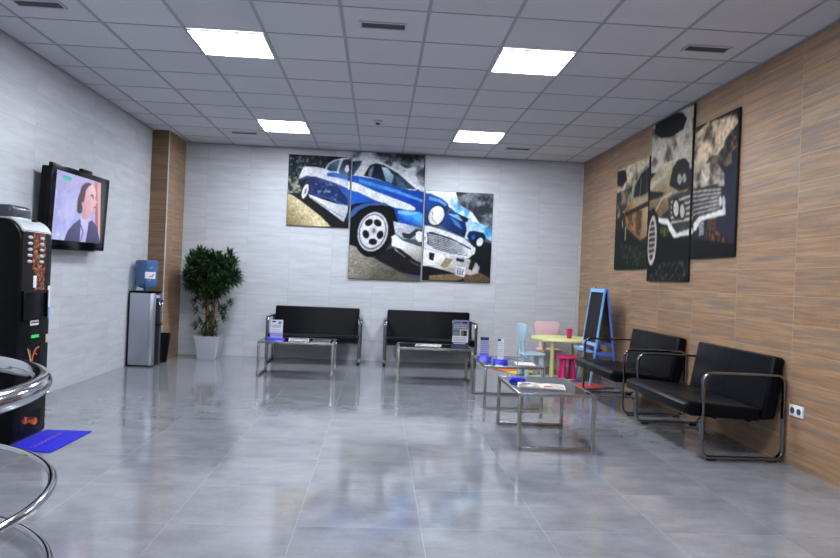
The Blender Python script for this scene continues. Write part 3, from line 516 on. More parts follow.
ART_SEPIA = [
['p',[(-8.499,2.878),(-7.286,2.66),(-7.155,1.396),(-8.367,1.408)],(40,36,32),0,0,0,.1],
['c',[(-8.435,2.715),(-7.286,2.66),(-7.247,2.287),(-7.767,2.215),(-8.068,2.103),(-8.366,2.131)],(90,80,70),(215,196,170),.13,21,.42],
['p',[(-8.428,2.653),(-8.127,2.621),(-8.064,2.495),(-8.23,2.429),(-8.408,2.483)],(26,28,32),0,0,0,.2],
['c',[(-8.395,2.376),(-7.864,2.395),(-7.92,2.203),(-8.355,2.04)],(40,44,48),(150,130,105),.12,22,.5],
['p',[(-8.114,2.151),(-7.81,2.262),(-7.552,2.259),(-7.282,2.305),(-7.212,1.944),(-7.362,1.784),(-7.568,1.742),(-8.047,1.927)],(182,158,124),(124,88,56),(-7.621,2.226),(-7.89,1.944),.1],
['c',[(-8.084,2.105),(-7.533,2.08),(-7.572,1.783),(-7.963,1.892)],(84,62,44),(172,124,82),.09,23,.5],
['p',[(-7.907,2.23),(-7.832,2.391),(-7.64,2.536),(-7.412,2.581),(-7.275,2.559),(-7.24,2.221),(-7.621,2.226)],(150,140,120),0,0,0,0],
['p',[(-7.833,2.256),(-7.786,2.385),(-7.607,2.504),(-7.388,2.545),(-7.272,2.521),(-7.247,2.287),(-7.551,2.25)],(24,28,32),0,0,0,.2],
['l',[(-7.638,2.25),(-7.615,2.445)],(130,124,108),.0212],
['l',[(-7.447,2.259),(-7.454,2.524)],(90,88,80),.0196],
['p',[(-8.084,2.105),(-7.758,2.13),(-7.236,2.181),(-7.23,2.123),(-7.679,2.088),(-8.062,2.05)],(34,28,24),0,0,0,0],
['p',[(-8.429,1.925),(-8.082,1.871),(-7.565,1.714),(-7.182,1.656),(-7.155,1.396),(-8.367,1.408)],(16,20,18),0,0,0,.2],
['c',[(-8.232,1.733),(-7.418,1.667),(-7.327,1.451),(-7.989,1.419)],(16,20,16),(70,84,60),.03,24,.6],
['l',[(-8.047,1.927),(-8.046,1.776)],(190,180,150),.0221],
['l',[(-8.172,2.01),(-8.147,1.934)],(200,190,160),.0226],
['p',[(-7.34,1.451),(-7.38,1.825),(-7.307,2.031),(-7.223,2.049),(-7.155,1.396)],(10,10,12),0,0,0,0],
['p',[(-7.158,1.68),(-7.159,1.638),(-7.164,1.599),(-7.172,1.564),(-7.183,1.535),(-7.196,1.514),(-7.212,1.5),(-7.228,1.496),(-7.244,1.502),(-7.26,1.516),(-7.274,1.539),(-7.286,1.57),(-7.296,1.606),(-7.302,1.647),(-7.304,1.689),(-7.303,1.731),(-7.298,1.771),(-7.29,1.806),(-7.279,1.835),(-7.265,1.857),(-7.25,1.869),(-7.234,1.872),(-7.217,1.866),(-7.202,1.851),(-7.188,1.828),(-7.176,1.797),(-7.167,1.761),(-7.161,1.721)],(196,190,176),0,0,0,0],
['p',[(-7.178,1.681),(-7.178,1.654),(-7.181,1.627),(-7.185,1.604),(-7.191,1.585),(-7.198,1.57),(-7.207,1.561),(-7.215,1.559),(-7.224,1.562),(-7.233,1.572),(-7.241,1.587),(-7.247,1.607),(-7.252,1.631),(-7.256,1.658),(-7.257,1.686),(-7.257,1.714),(-7.254,1.74),(-7.25,1.764),(-7.244,1.783),(-7.237,1.798),(-7.228,1.806),(-7.219,1.809),(-7.211,1.805),(-7.202,1.795),(-7.194,1.78),(-7.188,1.759),(-7.183,1.735),(-7.179,1.709)],(50,46,42),0,0,0,0],
['p',[(-7.424,3.062),(-6.315,2.97),(-6.231,1.262),(-7.31,1.251)],(44,40,38),0,0,0,.1],
['c',[(-7.405,3.058),(-6.301,2.966),(-6.259,2.348),(-7.323,2.462)],(110,100,92),(212,202,188),.16,31,.4],
['p',[(-7.249,3.0),(-7.02,3.027),(-6.607,2.956),(-6.494,2.876),(-6.561,2.784),(-6.843,2.762),(-7.102,2.801),(-7.274,2.887)],(22,24,26),0,0,0,.25],
['c',[(-6.743,2.734),(-6.277,2.704),(-6.254,2.443),(-6.561,2.463)],(150,140,128),(226,214,196),.12,32,.45],
['p',[(-7.371,2.375),(-7.056,2.511),(-6.722,2.518),(-6.485,2.45),(-6.386,2.173),(-6.604,2.1),(-7.086,1.939),(-7.355,2.036)],(196,180,150),(132,106,74),(-6.964,2.46),(-7.008,2.039),.05],
['p',[(-7.367,2.337),(-6.96,2.417),(-6.939,2.379),(-7.36,2.269)],(196,184,160),0,0,0,0],
['l',[(-7.185,2.02),(-7.019,2.147),(-6.77,2.181)],(220,206,180),.0196],
['l',[(-7.054,2.493),(-6.721,2.504),(-6.525,2.484)],(226,216,196),.0193],
['p',[(-7.399,2.274),(-6.974,2.213),(-7.004,2.174),(-7.388,2.167)],(30,26,24),0,0,0,0],
['p',[(-6.844,2.267),(-6.778,2.431),(-6.657,2.496),(-6.503,2.486),(-6.408,2.421),(-6.372,2.177),(-6.595,2.173)],(34,32,32),0,0,0,.2],
['p',[(-6.552,2.288),(-6.552,2.276),(-6.555,2.265),(-6.561,2.256),(-6.569,2.248),(-6.578,2.243),(-6.589,2.241),(-6.601,2.241),(-6.614,2.244),(-6.626,2.25),(-6.637,2.258),(-6.647,2.268),(-6.654,2.279),(-6.659,2.291),(-6.662,2.304),(-6.662,2.316),(-6.659,2.327),(-6.653,2.336),(-6.645,2.344),(-6.635,2.348),(-6.624,2.351),(-6.612,2.35),(-6.599,2.347),(-6.588,2.341),(-6.577,2.333),(-6.567,2.323),(-6.56,2.312),(-6.555,2.3)],(175,170,160),0,0,0,0],
['p',[(-6.455,2.287),(-6.455,2.277),(-6.457,2.267),(-6.462,2.259),(-6.468,2.253),(-6.476,2.248),(-6.486,2.246),(-6.496,2.247),(-6.506,2.249),(-6.516,2.254),(-6.525,2.261),(-6.533,2.269),(-6.539,2.279),(-6.544,2.29),(-6.546,2.3),(-6.546,2.311),(-6.543,2.32),(-6.538,2.328),(-6.532,2.335),(-6.524,2.339),(-6.514,2.341),(-6.504,2.341),(-6.494,2.338),(-6.484,2.333),(-6.475,2.326),(-6.467,2.318),(-6.461,2.308),(-6.457,2.298)],(150,146,138),0,0,0,0],
['p',[(-6.864,2.13),(-6.688,2.161),(-6.256,2.156),(-6.208,1.928),(-6.276,1.758),(-6.571,1.761),(-6.811,1.933)],(66,62,58),0,0,0,.2],
['l',[(-6.777,2.085),(-6.237,2.102)],(206,200,186),.0236],
['l',[(-6.772,2.033),(-6.233,2.048)],(206,200,186),.0237],
['l',[(-6.767,1.981),(-6.228,1.993)],(206,200,186),.0237],
['l',[(-6.762,1.928),(-6.223,1.939)],(206,200,186),.0231],
['l',[(-6.757,1.876),(-6.218,1.884)],(206,200,186),.0236],
['p',[(-6.563,2.002),(-6.563,1.978),(-6.568,1.955),(-6.577,1.936),(-6.59,1.92),(-6.607,1.909),(-6.626,1.902),(-6.647,1.901),(-6.669,1.906),(-6.69,1.916),(-6.709,1.931),(-6.726,1.95),(-6.74,1.972),(-6.75,1.996),(-6.754,2.021),(-6.754,2.045),(-6.749,2.068),(-6.74,2.088),(-6.726,2.104),(-6.709,2.115),(-6.689,2.121),(-6.668,2.121),(-6.647,2.116),(-6.626,2.105),(-6.607,2.09),(-6.59,2.071),(-6.577,2.049),(-6.568,2.026)],(20,20,22),0,0,0,0],
['p',[(-6.595,2.005),(-6.594,1.987),(-6.597,1.97),(-6.603,1.955),(-6.612,1.943),(-6.623,1.934),(-6.636,1.93),(-6.65,1.929),(-6.664,1.932),(-6.678,1.939),(-6.691,1.95),(-6.703,1.964),(-6.712,1.981),(-6.718,1.999),(-6.722,2.017),(-6.722,2.036),(-6.719,2.053),(-6.713,2.068),(-6.704,2.08),(-6.692,2.088),(-6.679,2.093),(-6.665,2.093),(-6.651,2.09),(-6.637,2.082),(-6.624,2.071),(-6.613,2.057),(-6.604,2.041),(-6.598,2.023)],(212,208,198),0,0,0,0],
['p',[(-6.44,1.966),(-6.44,1.946),(-6.443,1.926),(-6.451,1.91),(-6.461,1.896),(-6.474,1.886),(-6.49,1.881),(-6.506,1.88),(-6.523,1.883),(-6.54,1.892),(-6.556,1.904),(-6.57,1.92),(-6.581,1.939),(-6.588,1.96),(-6.592,1.981),(-6.592,2.002),(-6.588,2.021),(-6.581,2.038),(-6.57,2.052),(-6.556,2.062),(-6.541,2.067),(-6.524,2.067),(-6.507,2.063),(-6.49,2.054),(-6.475,2.042),(-6.461,2.026),(-6.451,2.007),(-6.443,1.987)],(20,20,22),0,0,0,0],
['p',[(-6.462,1.968),(-6.462,1.953),(-6.465,1.938),(-6.47,1.926),(-6.477,1.915),(-6.486,1.908),(-6.497,1.904),(-6.508,1.903),(-6.521,1.906),(-6.532,1.912),(-6.543,1.921),(-6.553,1.933),(-6.561,1.947),(-6.566,1.963),(-6.569,1.979),(-6.569,1.994),(-6.566,2.009),(-6.561,2.022),(-6.554,2.032),(-6.544,2.039),(-6.533,2.043),(-6.522,2.044),(-6.51,2.041),(-6.498,2.034),(-6.487,2.025),(-6.478,2.013),(-6.47,1.999),(-6.465,1.984)],(206,200,190),0,0,0,0],
['p',[(-7.124,1.96),(-6.844,1.925),(-6.72,1.832),(-6.618,1.764),(-6.224,1.796),(-6.205,1.744),(-6.612,1.696),(-6.743,1.738),(-6.854,1.863),(-7.118,1.898)],(236,234,228),0,0,0,0],
['p',[(-7.385,1.964),(-7.129,1.924),(-6.861,1.843),(-6.685,1.717),(-6.204,1.731),(-6.217,1.262),(-7.329,1.251)],(14,16,16),0,0,0,.2],
['c',[(-7.061,1.865),(-6.851,1.835),(-6.759,1.739),(-6.979,1.745)],(30,30,16),(120,116,50),.05,33,.5],
['c',[(-7.22,1.472),(-6.323,1.487),(-6.233,1.277),(-7.274,1.27)],(14,18,16),(80,96,76),.03,34,.58],
['p',[(-7.307,1.4),(-7.374,2.038),(-7.228,2.079),(-7.09,1.975),(-7.05,1.756),(-7.092,1.47),(-7.208,1.362)],(12,12,14),0,0,0,0],
['p',[(-7.108,1.714),(-7.113,1.655),(-7.123,1.599),(-7.138,1.549),(-7.158,1.507),(-7.182,1.476),(-7.208,1.457),(-7.235,1.451),(-7.262,1.459),(-7.288,1.48),(-7.31,1.514),(-7.329,1.558),(-7.342,1.611),(-7.35,1.67),(-7.351,1.732),(-7.346,1.793),(-7.335,1.85),(-7.319,1.901),(-7.298,1.943),(-7.274,1.973),(-7.247,1.99),(-7.22,1.994),(-7.193,1.984),(-7.168,1.961),(-7.147,1.927),(-7.129,1.883),(-7.116,1.831),(-7.109,1.773)],(206,200,186),0,0,0,0],
['p',[(-7.154,1.717),(-7.157,1.67),(-7.164,1.626),(-7.175,1.587),(-7.189,1.554),(-7.206,1.529),(-7.224,1.515),(-7.243,1.51),(-7.262,1.516),(-7.279,1.533),(-7.295,1.559),(-7.307,1.594),(-7.316,1.636),(-7.321,1.681),(-7.322,1.73),(-7.319,1.777),(-7.311,1.822),(-7.3,1.862),(-7.285,1.895),(-7.268,1.919),(-7.25,1.933),(-7.231,1.936),(-7.212,1.929),(-7.195,1.911),(-7.18,1.885),(-7.168,1.85),(-7.159,1.809),(-7.154,1.764)],(60,54,48),0,0,0,0],
['l',[(-7.328,1.877),(-7.161,1.879)],(200,194,180),.0196],
['l',[(-7.322,1.817),(-7.155,1.821)],(200,194,180),.0201],
['l',[(-7.316,1.757),(-7.149,1.762)],(200,194,180),.02],
['l',[(-7.309,1.697),(-7.143,1.704)],(200,194,180),.0195],
['l',[(-7.303,1.638),(-7.137,1.645)],(200,194,180),.0201],
['l',[(-7.297,1.578),(-7.131,1.587)],(200,194,180),.02],
['p',[(-6.371,2.847),(-5.447,2.753),(-5.372,1.444),(-6.246,1.463)],(26,28,36),(40,42,56),(-5.859,2.364),(-5.581,2.068),.1],
['c',[(-6.338,2.755),(-5.462,2.708),(-5.452,2.463),(-5.486,2.422),(-5.607,2.383),(-5.599,2.282),(-5.697,2.273),(-6.3,2.329)],(30,30,38),(120,100,84),.12,45,.5],
['c',[(-6.331,2.67),(-6.054,2.733),(-5.783,2.705),(-5.559,2.688),(-5.52,2.612),(-5.621,2.56),(-5.717,2.517),(-5.762,2.45),(-5.862,2.404),(-5.971,2.41),(-6.079,2.362),(-6.301,2.343)],(78,66,58),(232,206,172),.13,41,.45],
['c',[(-5.666,2.507),(-5.464,2.502),(-5.458,2.416),(-5.611,2.433)],(40,38,44),(170,110,70),.07,42,.5],
['c',[(-6.319,2.401),(-5.857,2.338),(-5.717,2.213),(-5.708,2.11),(-6.297,2.161)],(70,64,60),(186,172,152),.14,43,.4],
['l',[(-6.131,2.302),(-6.054,2.204),(-5.988,2.222)],(226,216,200),.0212],
['p',[(-5.745,2.186),(-5.745,2.181),(-5.747,2.175),(-5.75,2.171),(-5.753,2.168),(-5.758,2.165),(-5.763,2.164),(-5.769,2.164),(-5.775,2.166),(-5.781,2.168),(-5.786,2.172),(-5.79,2.177),(-5.794,2.182),(-5.796,2.188),(-5.798,2.194),(-5.797,2.2),(-5.796,2.205),(-5.793,2.209),(-5.789,2.213),(-5.785,2.215),(-5.779,2.216),(-5.773,2.216),(-5.768,2.215),(-5.762,2.212),(-5.757,2.208),(-5.752,2.203),(-5.749,2.198),(-5.746,2.192)],(110,112,124),0,0,0,0],
['p',[(-5.699,2.18),(-5.699,2.175),(-5.7,2.17),(-5.702,2.166),(-5.705,2.163),(-5.709,2.16),(-5.713,2.159),(-5.718,2.159),(-5.722,2.161),(-5.727,2.163),(-5.731,2.166),(-5.734,2.17),(-5.737,2.175),(-5.739,2.18),(-5.74,2.186),(-5.74,2.191),(-5.739,2.195),(-5.737,2.199),(-5.734,2.203),(-5.73,2.205),(-5.726,2.206),(-5.721,2.206),(-5.717,2.204),(-5.712,2.202),(-5.708,2.199),(-5.705,2.195),(-5.702,2.19),(-5.7,2.185)],(100,102,114),0,0,0,0],
['p',[(-6.297,2.161),(-5.84,2.141),(-5.721,2.074),(-5.717,1.903),(-6.036,1.873),(-6.27,1.866)],(52,50,52),0,0,0,.2],
['l',[(-6.294,2.127),(-6.057,2.114),(-5.773,2.088)],(196,190,180),.0181],
['l',[(-6.29,2.085),(-6.054,2.076),(-5.771,2.057)],(196,190,180),.0186],
['l',[(-6.286,2.043),(-6.05,2.038),(-5.768,2.026)],(196,190,180),.0181],
['l',[(-6.282,2.0),(-6.047,2.0),(-5.765,1.995)],(196,190,180),.0176],
['l',[(-6.279,1.958),(-6.044,1.962),(-5.763,1.964)],(196,190,180),.0181],
['l',[(-6.275,1.916),(-6.04,1.924),(-5.76,1.933)],(196,190,180),.0181],
['p',[(-5.728,1.98),(-5.728,1.966),(-5.729,1.953),(-5.733,1.941),(-5.738,1.932),(-5.744,1.925),(-5.751,1.921),(-5.759,1.92),(-5.767,1.922),(-5.776,1.928),(-5.783,1.936),(-5.79,1.947),(-5.795,1.96),(-5.799,1.974),(-5.801,1.989),(-5.801,2.003),(-5.8,2.016),(-5.797,2.028),(-5.792,2.038),(-5.785,2.045),(-5.778,2.048),(-5.77,2.049),(-5.762,2.046),(-5.754,2.041),(-5.746,2.032),(-5.739,2.021),(-5.734,2.009),(-5.73,1.995)],(20,20,24),0,0,0,0],
['p',[(-5.744,1.982),(-5.743,1.971),(-5.744,1.96),(-5.747,1.951),(-5.75,1.943),(-5.755,1.937),(-5.76,1.934),(-5.765,1.933),(-5.771,1.935),(-5.777,1.94),(-5.783,1.946),(-5.787,1.955),(-5.791,1.965),(-5.794,1.976),(-5.796,1.988),(-5.796,1.999),(-5.795,2.01),(-5.793,2.02),(-5.789,2.027),(-5.785,2.033),(-5.78,2.036),(-5.774,2.037),(-5.768,2.035),(-5.762,2.03),(-5.757,2.024),(-5.752,2.015),(-5.748,2.005),(-5.745,1.994)],(220,216,208),0,0,0,0],
['p',[(-5.682,1.968),(-5.681,1.955),(-5.683,1.944),(-5.685,1.933),(-5.689,1.925),(-5.695,1.919),(-5.701,1.915),(-5.708,1.915),(-5.715,1.917),(-5.721,1.922),(-5.728,1.929),(-5.733,1.938),(-5.738,1.95),(-5.741,1.962),(-5.743,1.974),(-5.743,1.987),(-5.742,1.999),(-5.739,2.009),(-5.735,2.017),(-5.73,2.023),(-5.724,2.027),(-5.717,2.027),(-5.71,2.025),(-5.703,2.02),(-5.697,2.013),(-5.691,2.003),(-5.687,1.992),(-5.683,1.98)],(190,188,184),0,0,0,0],
['p',[(-6.26,1.754),(-6.267,1.83),(-6.153,1.891),(-6.038,1.892),(-5.728,1.914),(-5.678,1.929),(-5.673,1.858),(-6.034,1.846),(-6.124,1.835),(-6.201,1.764)],(238,236,230),0,0,0,0],
['l',[(-6.146,1.815),(-6.065,1.819)],(196,194,188),.0171],
['l',[(-6.144,1.79),(-6.063,1.795)],(196,194,188),.0176],
['l',[(-6.142,1.765),(-6.061,1.77)],(196,194,188),.0175],
['l',[(-6.139,1.741),(-6.059,1.746)],(196,194,188),.0171],
['l',[(-6.137,1.716),(-6.057,1.722)],(196,194,188),.017],
['p',[(-5.989,1.85),(-5.837,1.848),(-5.827,1.738),(-5.989,1.723)],(84,58,42),0,0,0,.3],
['c',[(-6.014,1.751),(-5.805,1.724),(-5.545,1.62),(-5.694,1.623),(-5.996,1.675)],(30,24,24),(150,92,52),.04,44,.52],
['p',[(-6.254,1.685),(-5.402,1.589),(-5.391,1.444),(-6.246,1.463)],(14,14,18),0,0,0,.2],
]
ART_TV = [
['p',[(-.143,.535),(1.073,.575),(1.205,-.02),(-.047,-.05)],(176,176,232),(196,186,226),(.003,.434),(.868,.152),0],
['c',[(-.102,.381),(.768,.449),(.92,-.002),(-.017,-.048)],(170,172,236),(192,192,244),.1,51,.5],
['p',[(.697,.53),(.84,.525),(.932,.007),(.817,.009)],(206,120,120),(170,96,120),(.768,.449),(.856,.073),0],
['p',[(.758,.523),(.841,.523),(.932,.007),(.885,.009)],(226,176,176),0,0,0,0],
['p',[(.829,.546),(1.001,.551),(1.205,-.02),(.925,-.017)],(8,8,12),0,0,0,0],
['p',[(.433,.405),(.476,.468),(.553,.498),(.641,.5),(.718,.466),(.747,.424),(.723,.362),(.705,.307),(.711,.266),(.653,.243),(.676,.214),(.61,.176),(.504,.178),(.508,.23),(.473,.301),(.449,.356)],(214,160,176),(240,200,206),(.502,.274),(.697,.441),0],
['p',[(.721,.391),(.765,.37),(.787,.348),(.753,.339),(.766,.32),(.748,.308),(.768,.295),(.739,.268),(.684,.257),(.639,.286),(.65,.362)],(232,184,192),0,0,0,0],
['p',[(.398,.344),(.431,.412),(.446,.454),(.51,.49),(.587,.502),(.65,.495),(.586,.473),(.536,.431),(.527,.372),(.512,.331),(.471,.327),(.502,.274),(.486,.236),(.437,.239),(.398,.279)],(52,30,48),(84,50,70),(.468,.271),(.54,.482),0],
['p',[(.5,.269),(.499,.261),(.496,.252),(.491,.245),(.483,.239),(.474,.234),(.464,.23),(.453,.229),(.441,.229),(.431,.232),(.421,.236),(.412,.241),(.406,.248),(.401,.256),(.399,.264),(.4,.272),(.402,.28),(.408,.288),(.415,.294),(.424,.299),(.434,.302),(.445,.304),(.456,.303),(.467,.301),(.477,.297),(.486,.292),(.493,.285),(.497,.277)],(44,24,40),0,0,0,0],
['l',[(.644,.403),(.695,.402)],(90,50,70),.0129],
['l',[(.679,.386),(.709,.383)],(70,40,60),.0102],
['l',[(.72,.306),(.756,.306)],(180,70,90),.0102],
['p',[(.548,.305),(.548,.301),(.548,.297),(.547,.294),(.544,.291),(.541,.288),(.537,.286),(.533,.286),(.528,.286),(.523,.287),(.519,.288),(.515,.291),(.511,.294),(.509,.297),(.507,.301),(.506,.305),(.507,.309),(.508,.312),(.511,.315),(.514,.317),(.518,.319),(.522,.32),(.527,.32),(.531,.319),(.536,.317),(.54,.315),(.543,.312),(.546,.308)],(226,160,170),0,0,0,0],
['p',[(.483,.199),(.605,.191),(.677,.211),(.715,.184),(.651,.137),(.63,-.001),(.496,.001),(.472,.125)],(206,200,250),(176,170,232),(.533,.173),(.549,.01),0],
['p',[(.467,.186),(.492,.17),(.494,.096),(.503,-.001),(.217,-.001),(.26,.074),(.356,.138)],(46,44,92),(66,62,120),(.311,.012),(.453,.153),0],
['p',[(.646,.174),(.713,.193),(.833,.142),(.927,-.001),(.617,-.004),(.637,.091)],(40,38,84),(64,58,116),(.653,.016),(.799,.132),0],
['l',[(.476,.154),(.553,.085),(.521,.009)],(26,24,60),.0097],
['l',[(.109,.49),(.145,.497)],(40,190,170),.0178],
['l',[(.164,.494),(.197,.492)],(40,190,170),.0183],
['l',[(.209,.494),(.248,.493)],(40,190,170),.0183],
['l',[(.114,.474),(.245,.482)],(60,200,180),.0132],
['p',[(.129,.044),(.129,.042),(.128,.039),(.125,.037),(.122,.035),(.118,.033),(.113,.032),(.107,.032),(.102,.031),(.097,.032),(.092,.033),(.087,.035),(.084,.036),(.081,.039),(.08,.041),(.08,.044),(.081,.046),(.084,.048),(.087,.05),(.091,.052),(.096,.053),(.101,.054),(.107,.054),(.112,.053),(.117,.052),(.122,.051),(.125,.049),(.128,.047)],(216,216,246),0,0,0,0],
]

def canvas(plane, u0, u1, v0, v1, ops, lab, grp, gain):
    th = 0.024
    if plane == 'back':
        c = thing('canvas_picture', lab, 'picture', ((u0 + u1) / 2, YB - 0.001, v0), 0, grp); ox, oy = (u0 + u1) / 2, YB - 0.001
        box('stretcher', M_canvas_edge, (u0 - ox, u1 - ox, -th, 0, 0, v1 - v0), c, bev=0.003)
        mp = lambda U, V: (U - ox, -th - 0.0015, V - v0)
    else:
        ox, oy = XR - 0.001, -(u0 + u1) / 2
        c = thing('canvas_picture', lab, 'picture', (ox, oy, v0), 0, grp)
        box('stretcher', M_canvas_edge, (-th, 0, -u1 - oy, -u0 - oy, 0, v1 - v0), c, bev=0.003)
        mp = lambda U, V: (-th - 0.0015, -U - oy, V - v0)
    printed('print', ops, u0 + 0.004, u1 - 0.004, v0 + 0.004, v1 - 0.004, 0.0068, mp, M_print, c, base=(12, 12, 14), gain=gain, soft=0.3, seed=0 if plane == 'back' else 2)
GB = 'three panels of one blue car picture'; GS = 'three panels of one sepia car picture'
canvas('back', -1.36, -0.475, 1.895, 2.915, ART_BLUE, 'left panel of the blue car picture, showing its tail and small rear wheel', GB, 0.92)
canvas('back', -0.452, 0.598, 1.17, 3.0, ART_BLUE, 'tallest middle panel of the blue car picture, with the big chrome wheel', GB, 0.92)
canvas('back', 0.618, 1.612, 1.19, 2.49, ART_BLUE, 'right panel of the blue car picture, with grille and round headlamp', GB, 0.92)
canvas('right', -8.41, -7.375, 1.42, 2.665, ART_SEPIA, 'furthest panel of the sepia car picture, with the car body under clouds', GS, 0.78)
canvas('right', -7.345, -6.35, 1.285, 2.985, ART_SEPIA, 'tallest middle panel of the sepia car picture, with twin headlamps', GS, 0.78)
canvas('right', -6.305, -5.515, 1.50, 2.74, ART_SEPIA, 'nearest panel of the sepia car picture, with grille end and sparks on the ground', GS, 0.78)

# ------------------------------------------------------------------ two seat sofas
W2 = 0.616
sofa = thing('two_seat_sofa', 'black leather two seat sofa at the back wall, the one nearer the potted plant', 'sofa', (-0.85, 9.57, 0), 0, 'black leather waiting room sofas')
seat_p = [(-0.42, 0.385), (-0.40, 0.405), (-0.36, 0.412), (0.14, 0.37), (0.14, 0.28), (-0.36, 0.305), (-0.41, 0.325)]
MB().prism(seat_p, -0.592, 0.592, 'x', bev=0.022, seg=3).build('seat', M_leather, sofa)
back_p = [(0.152, 0.315), (0.225, 0.742), (0.245, 0.752), (0.30, 0.742), (0.315, 0.725), (0.262, 0.325), (0.245, 0.295), (0.172, 0.290)]
MB().prism(back_p, -0.592, 0.592, 'x', bev=0.022, seg=3).build('backrest', M_leather, sofa)
sm = MB(); sm.tube([(0, 0.144, 0.31), (0, 0.2235, 0.738)], 0.0013, n=6); sm.tube([(0, -0.395, 0.407), (0, -0.36, 0.413), (0, 0.13, 0.372)], 0.0013, n=6)
sm.build('seam', M_rubber, sofa)
for s in (-1, 1):
    lp = [(s * W2, y, z) for y, z in rrect(-0.30, 0.295, 0.022, 0.62, 0.065, 8)]
    a = MB().tube(lp, 0.0105, closed=True, n=16, w=0.021, up=(1, 0, 0)).build('armrest_loop', M_chrome_dark, sofa)
    for yy in (-0.22, 0.22): box('rubber_foot', M_rubber, (s * W2 - 0.019, s * W2 + 0.019, yy - 0.03, yy + 0.03, 0.0, 0.0125), a, bev=0.002)
r_ = MB()
for yy, zz in ((-0.18, 0.285), (0.08, 0.27)): r_.tube([(-.59, yy, zz), (.59, yy, zz)], 0.010, n=10)
for s in (-1, 1):
    for yy in (-0.288, 0.284): r_.tube([(s * 0.608, yy, 0.345 if yy < 0 else .45), (s * 0.585, yy * .97, 0.345 if yy < 0 else .45)], 0.009, n=8)
r_.build('under_frame', M_chrome_dark, sofa)
dup(sofa, (0.73, 9.57, 0), 0, 'black leather two seat sofa on chrome loops, back wall, behind the tall grey leaflet')
dup(sofa, (2.63, 6.94, 0), -PI / 2, 'black leather two seat sofa by the wood wall, further one in front of the easel')
dup(sofa, (2.63, 5.36, 0), -PI / 2, 'black leather two seat sofa by the wood wall, nearest one beside the power socket')

# ------------------------------------------------------------------ glass tables
tb = thing('glass_table', 'steel framed glass table before the left back sofa, with white leaflet holder', 'table', (-0.935, 8.31, 0), 0, 'low steel and glass tables')
L, Wd, Ht, q = 0.44, 0.285, 0.413, 0.0125
for s in (-1, 1):
    f = MB(); x0 = s * (L - q)
    f.box(x0 - q, x0 + q, -Wd, -Wd + 2 * q, 0, Ht - 2 * q, bev=0.002); f.box(x0 - q, x0 + q, Wd - 2 * q, Wd, 0, Ht - 2 * q, bev=0.002)
    f.box(x0 - q, x0 + q, -Wd + 2 * q, Wd - 2 * q, 0, 2 * q, bev=0.002); f.box(x0 - q, x0 + q, -Wd, Wd, Ht - 2 * q, Ht, bev=0.002)
    f.build('leg_loop', M_steel, tb)
for s in (-1, 1):
    y0 = s * (Wd - q); box('top_rail', M_steel, (-L + 2 * q, L - 2 * q, y0 - q, y0 + q, Ht - 2 * q, Ht), tb, bev=0.002)
box('glass_top', M_glass, (-L + 2 * q + .001, L - 2 * q - .001, -Wd + 2 * q + .001, Wd - 2 * q - .001, Ht - 0.010, Ht - 0.001), tb)
TZ = Ht
dup(tb, (0.69, 8.17, 0), 0, 'steel framed glass table before the right back sofa, with grey leaflet holder')
dup(tb, (1.315, 6.87, 0), PI / 2, 'steel framed glass table in the middle, with two blue based leaflet holders')
dup(tb, (1.325, 5.33, 0), PI / 2, 'steel framed glass table nearest the viewer, with open magazine')

# ---- leaflet stands and papers
def leaflet(loc, rz, w, h, ops, base_mat, lab, base=(236, 238, 248), holder=True, bw=0.2, bd=0.11, bh=0.022, gain=0.85, tilt=0.06):
    r = thing('leaflet_stand', lab, 'leaflet stand', loc, rz, 'leaflet stands on the tables')
    fl = [(-bd / 2, 0), (bd / 2, 0), (bd / 2 - 0.02, bh), (-bd / 2 + 0.02, bh)]
    MB().prism(fl, -bw / 2, bw / 2, 'x', bev=0.003).build('base', base_mat, r)
    box('acrylic_pocket', M_acrylic, (-w / 2 - .004, w / 2 + .004, 0.004, 0.009, bh, bh + h + .004), r, bev=0.001)
    printed('leaflet', ops, 0, w, 0, h, 0.0028, lambda U, V: (U - w / 2, 0.0025, V + bh + 0.002), M_paper, r, base=base, gain=gain)
    return r
def textlines(x0, x1, y0, n, dy, c, w, seed=1, gap=0.35):
    rg = random.Random(seed); out = []
    for k in range(n):
        x = x0
        while x < x1:
            l = rg.uniform(0.008, 0.02); out.append(['l', [(x, y0 - k * dy), (min(x + l, x1), y0 - k * dy)], c, w]); x += l + 0.006
    return out
w, h = 0.145, 0.215
ops = [rectop(0, w, 0, h * .3, (176, 178, 236)), rectop(.02, .065, h - .03, h - .012, (40, 42, 66)), rectop(.09, .13, h - .05, h - .018, (120, 124, 170))]
ops += textlines(.02, .125, h - .065, 2, .022, (130, 134, 170), .008, 2) + textlines(.02, .125, h - .115, 2, .02, (205, 150, 160), .006, 3) + textlines(.01, .135, .05, 2, .02, (120, 124, 190), .008, 4)
leaflet((-1.19, 8.21, TZ), 0, w, h, ops, M_blue_pl, 'white leaflet in a stand with bright blue base on the leftmost table')
w, h = 0.19, 0.29
ops = [rectop(0, w, h * .62, h, (128, 132, 150)), rectop(0, w, h * .36, h * .62, (196, 198, 204)), rectop(.0, .085, h * .36, h * .61, (84, 98, 108)), rectop(.105, .17, h * .36, h * .58, (40, 34, 38)),
       ['p', [(.12 + .02 * math.cos(a * .5), h * .47 + .03 * math.sin(a * .5)) for a in range(13)], (120, 100, 92), 0, 0, 0, 0],
       ['p', [(.145 + .035 * math.cos(a * .5), h * .9 + .011 * math.sin(a * .5)) for a in range(13)], (30, 40, 84), 0, 0, 0, 0], rectop(0, w, 0, .028, (22, 26, 74))]
ops += textlines(.02, .1, h * .9, 1, .02, (70, 74, 96), .008, 5) + textlines(.02, .16, h * .79, 2, .024, (190, 192, 206), .008, 6) + textlines(.01, .075, h * .55, 4, .018, (190, 200, 206), .005, 7)
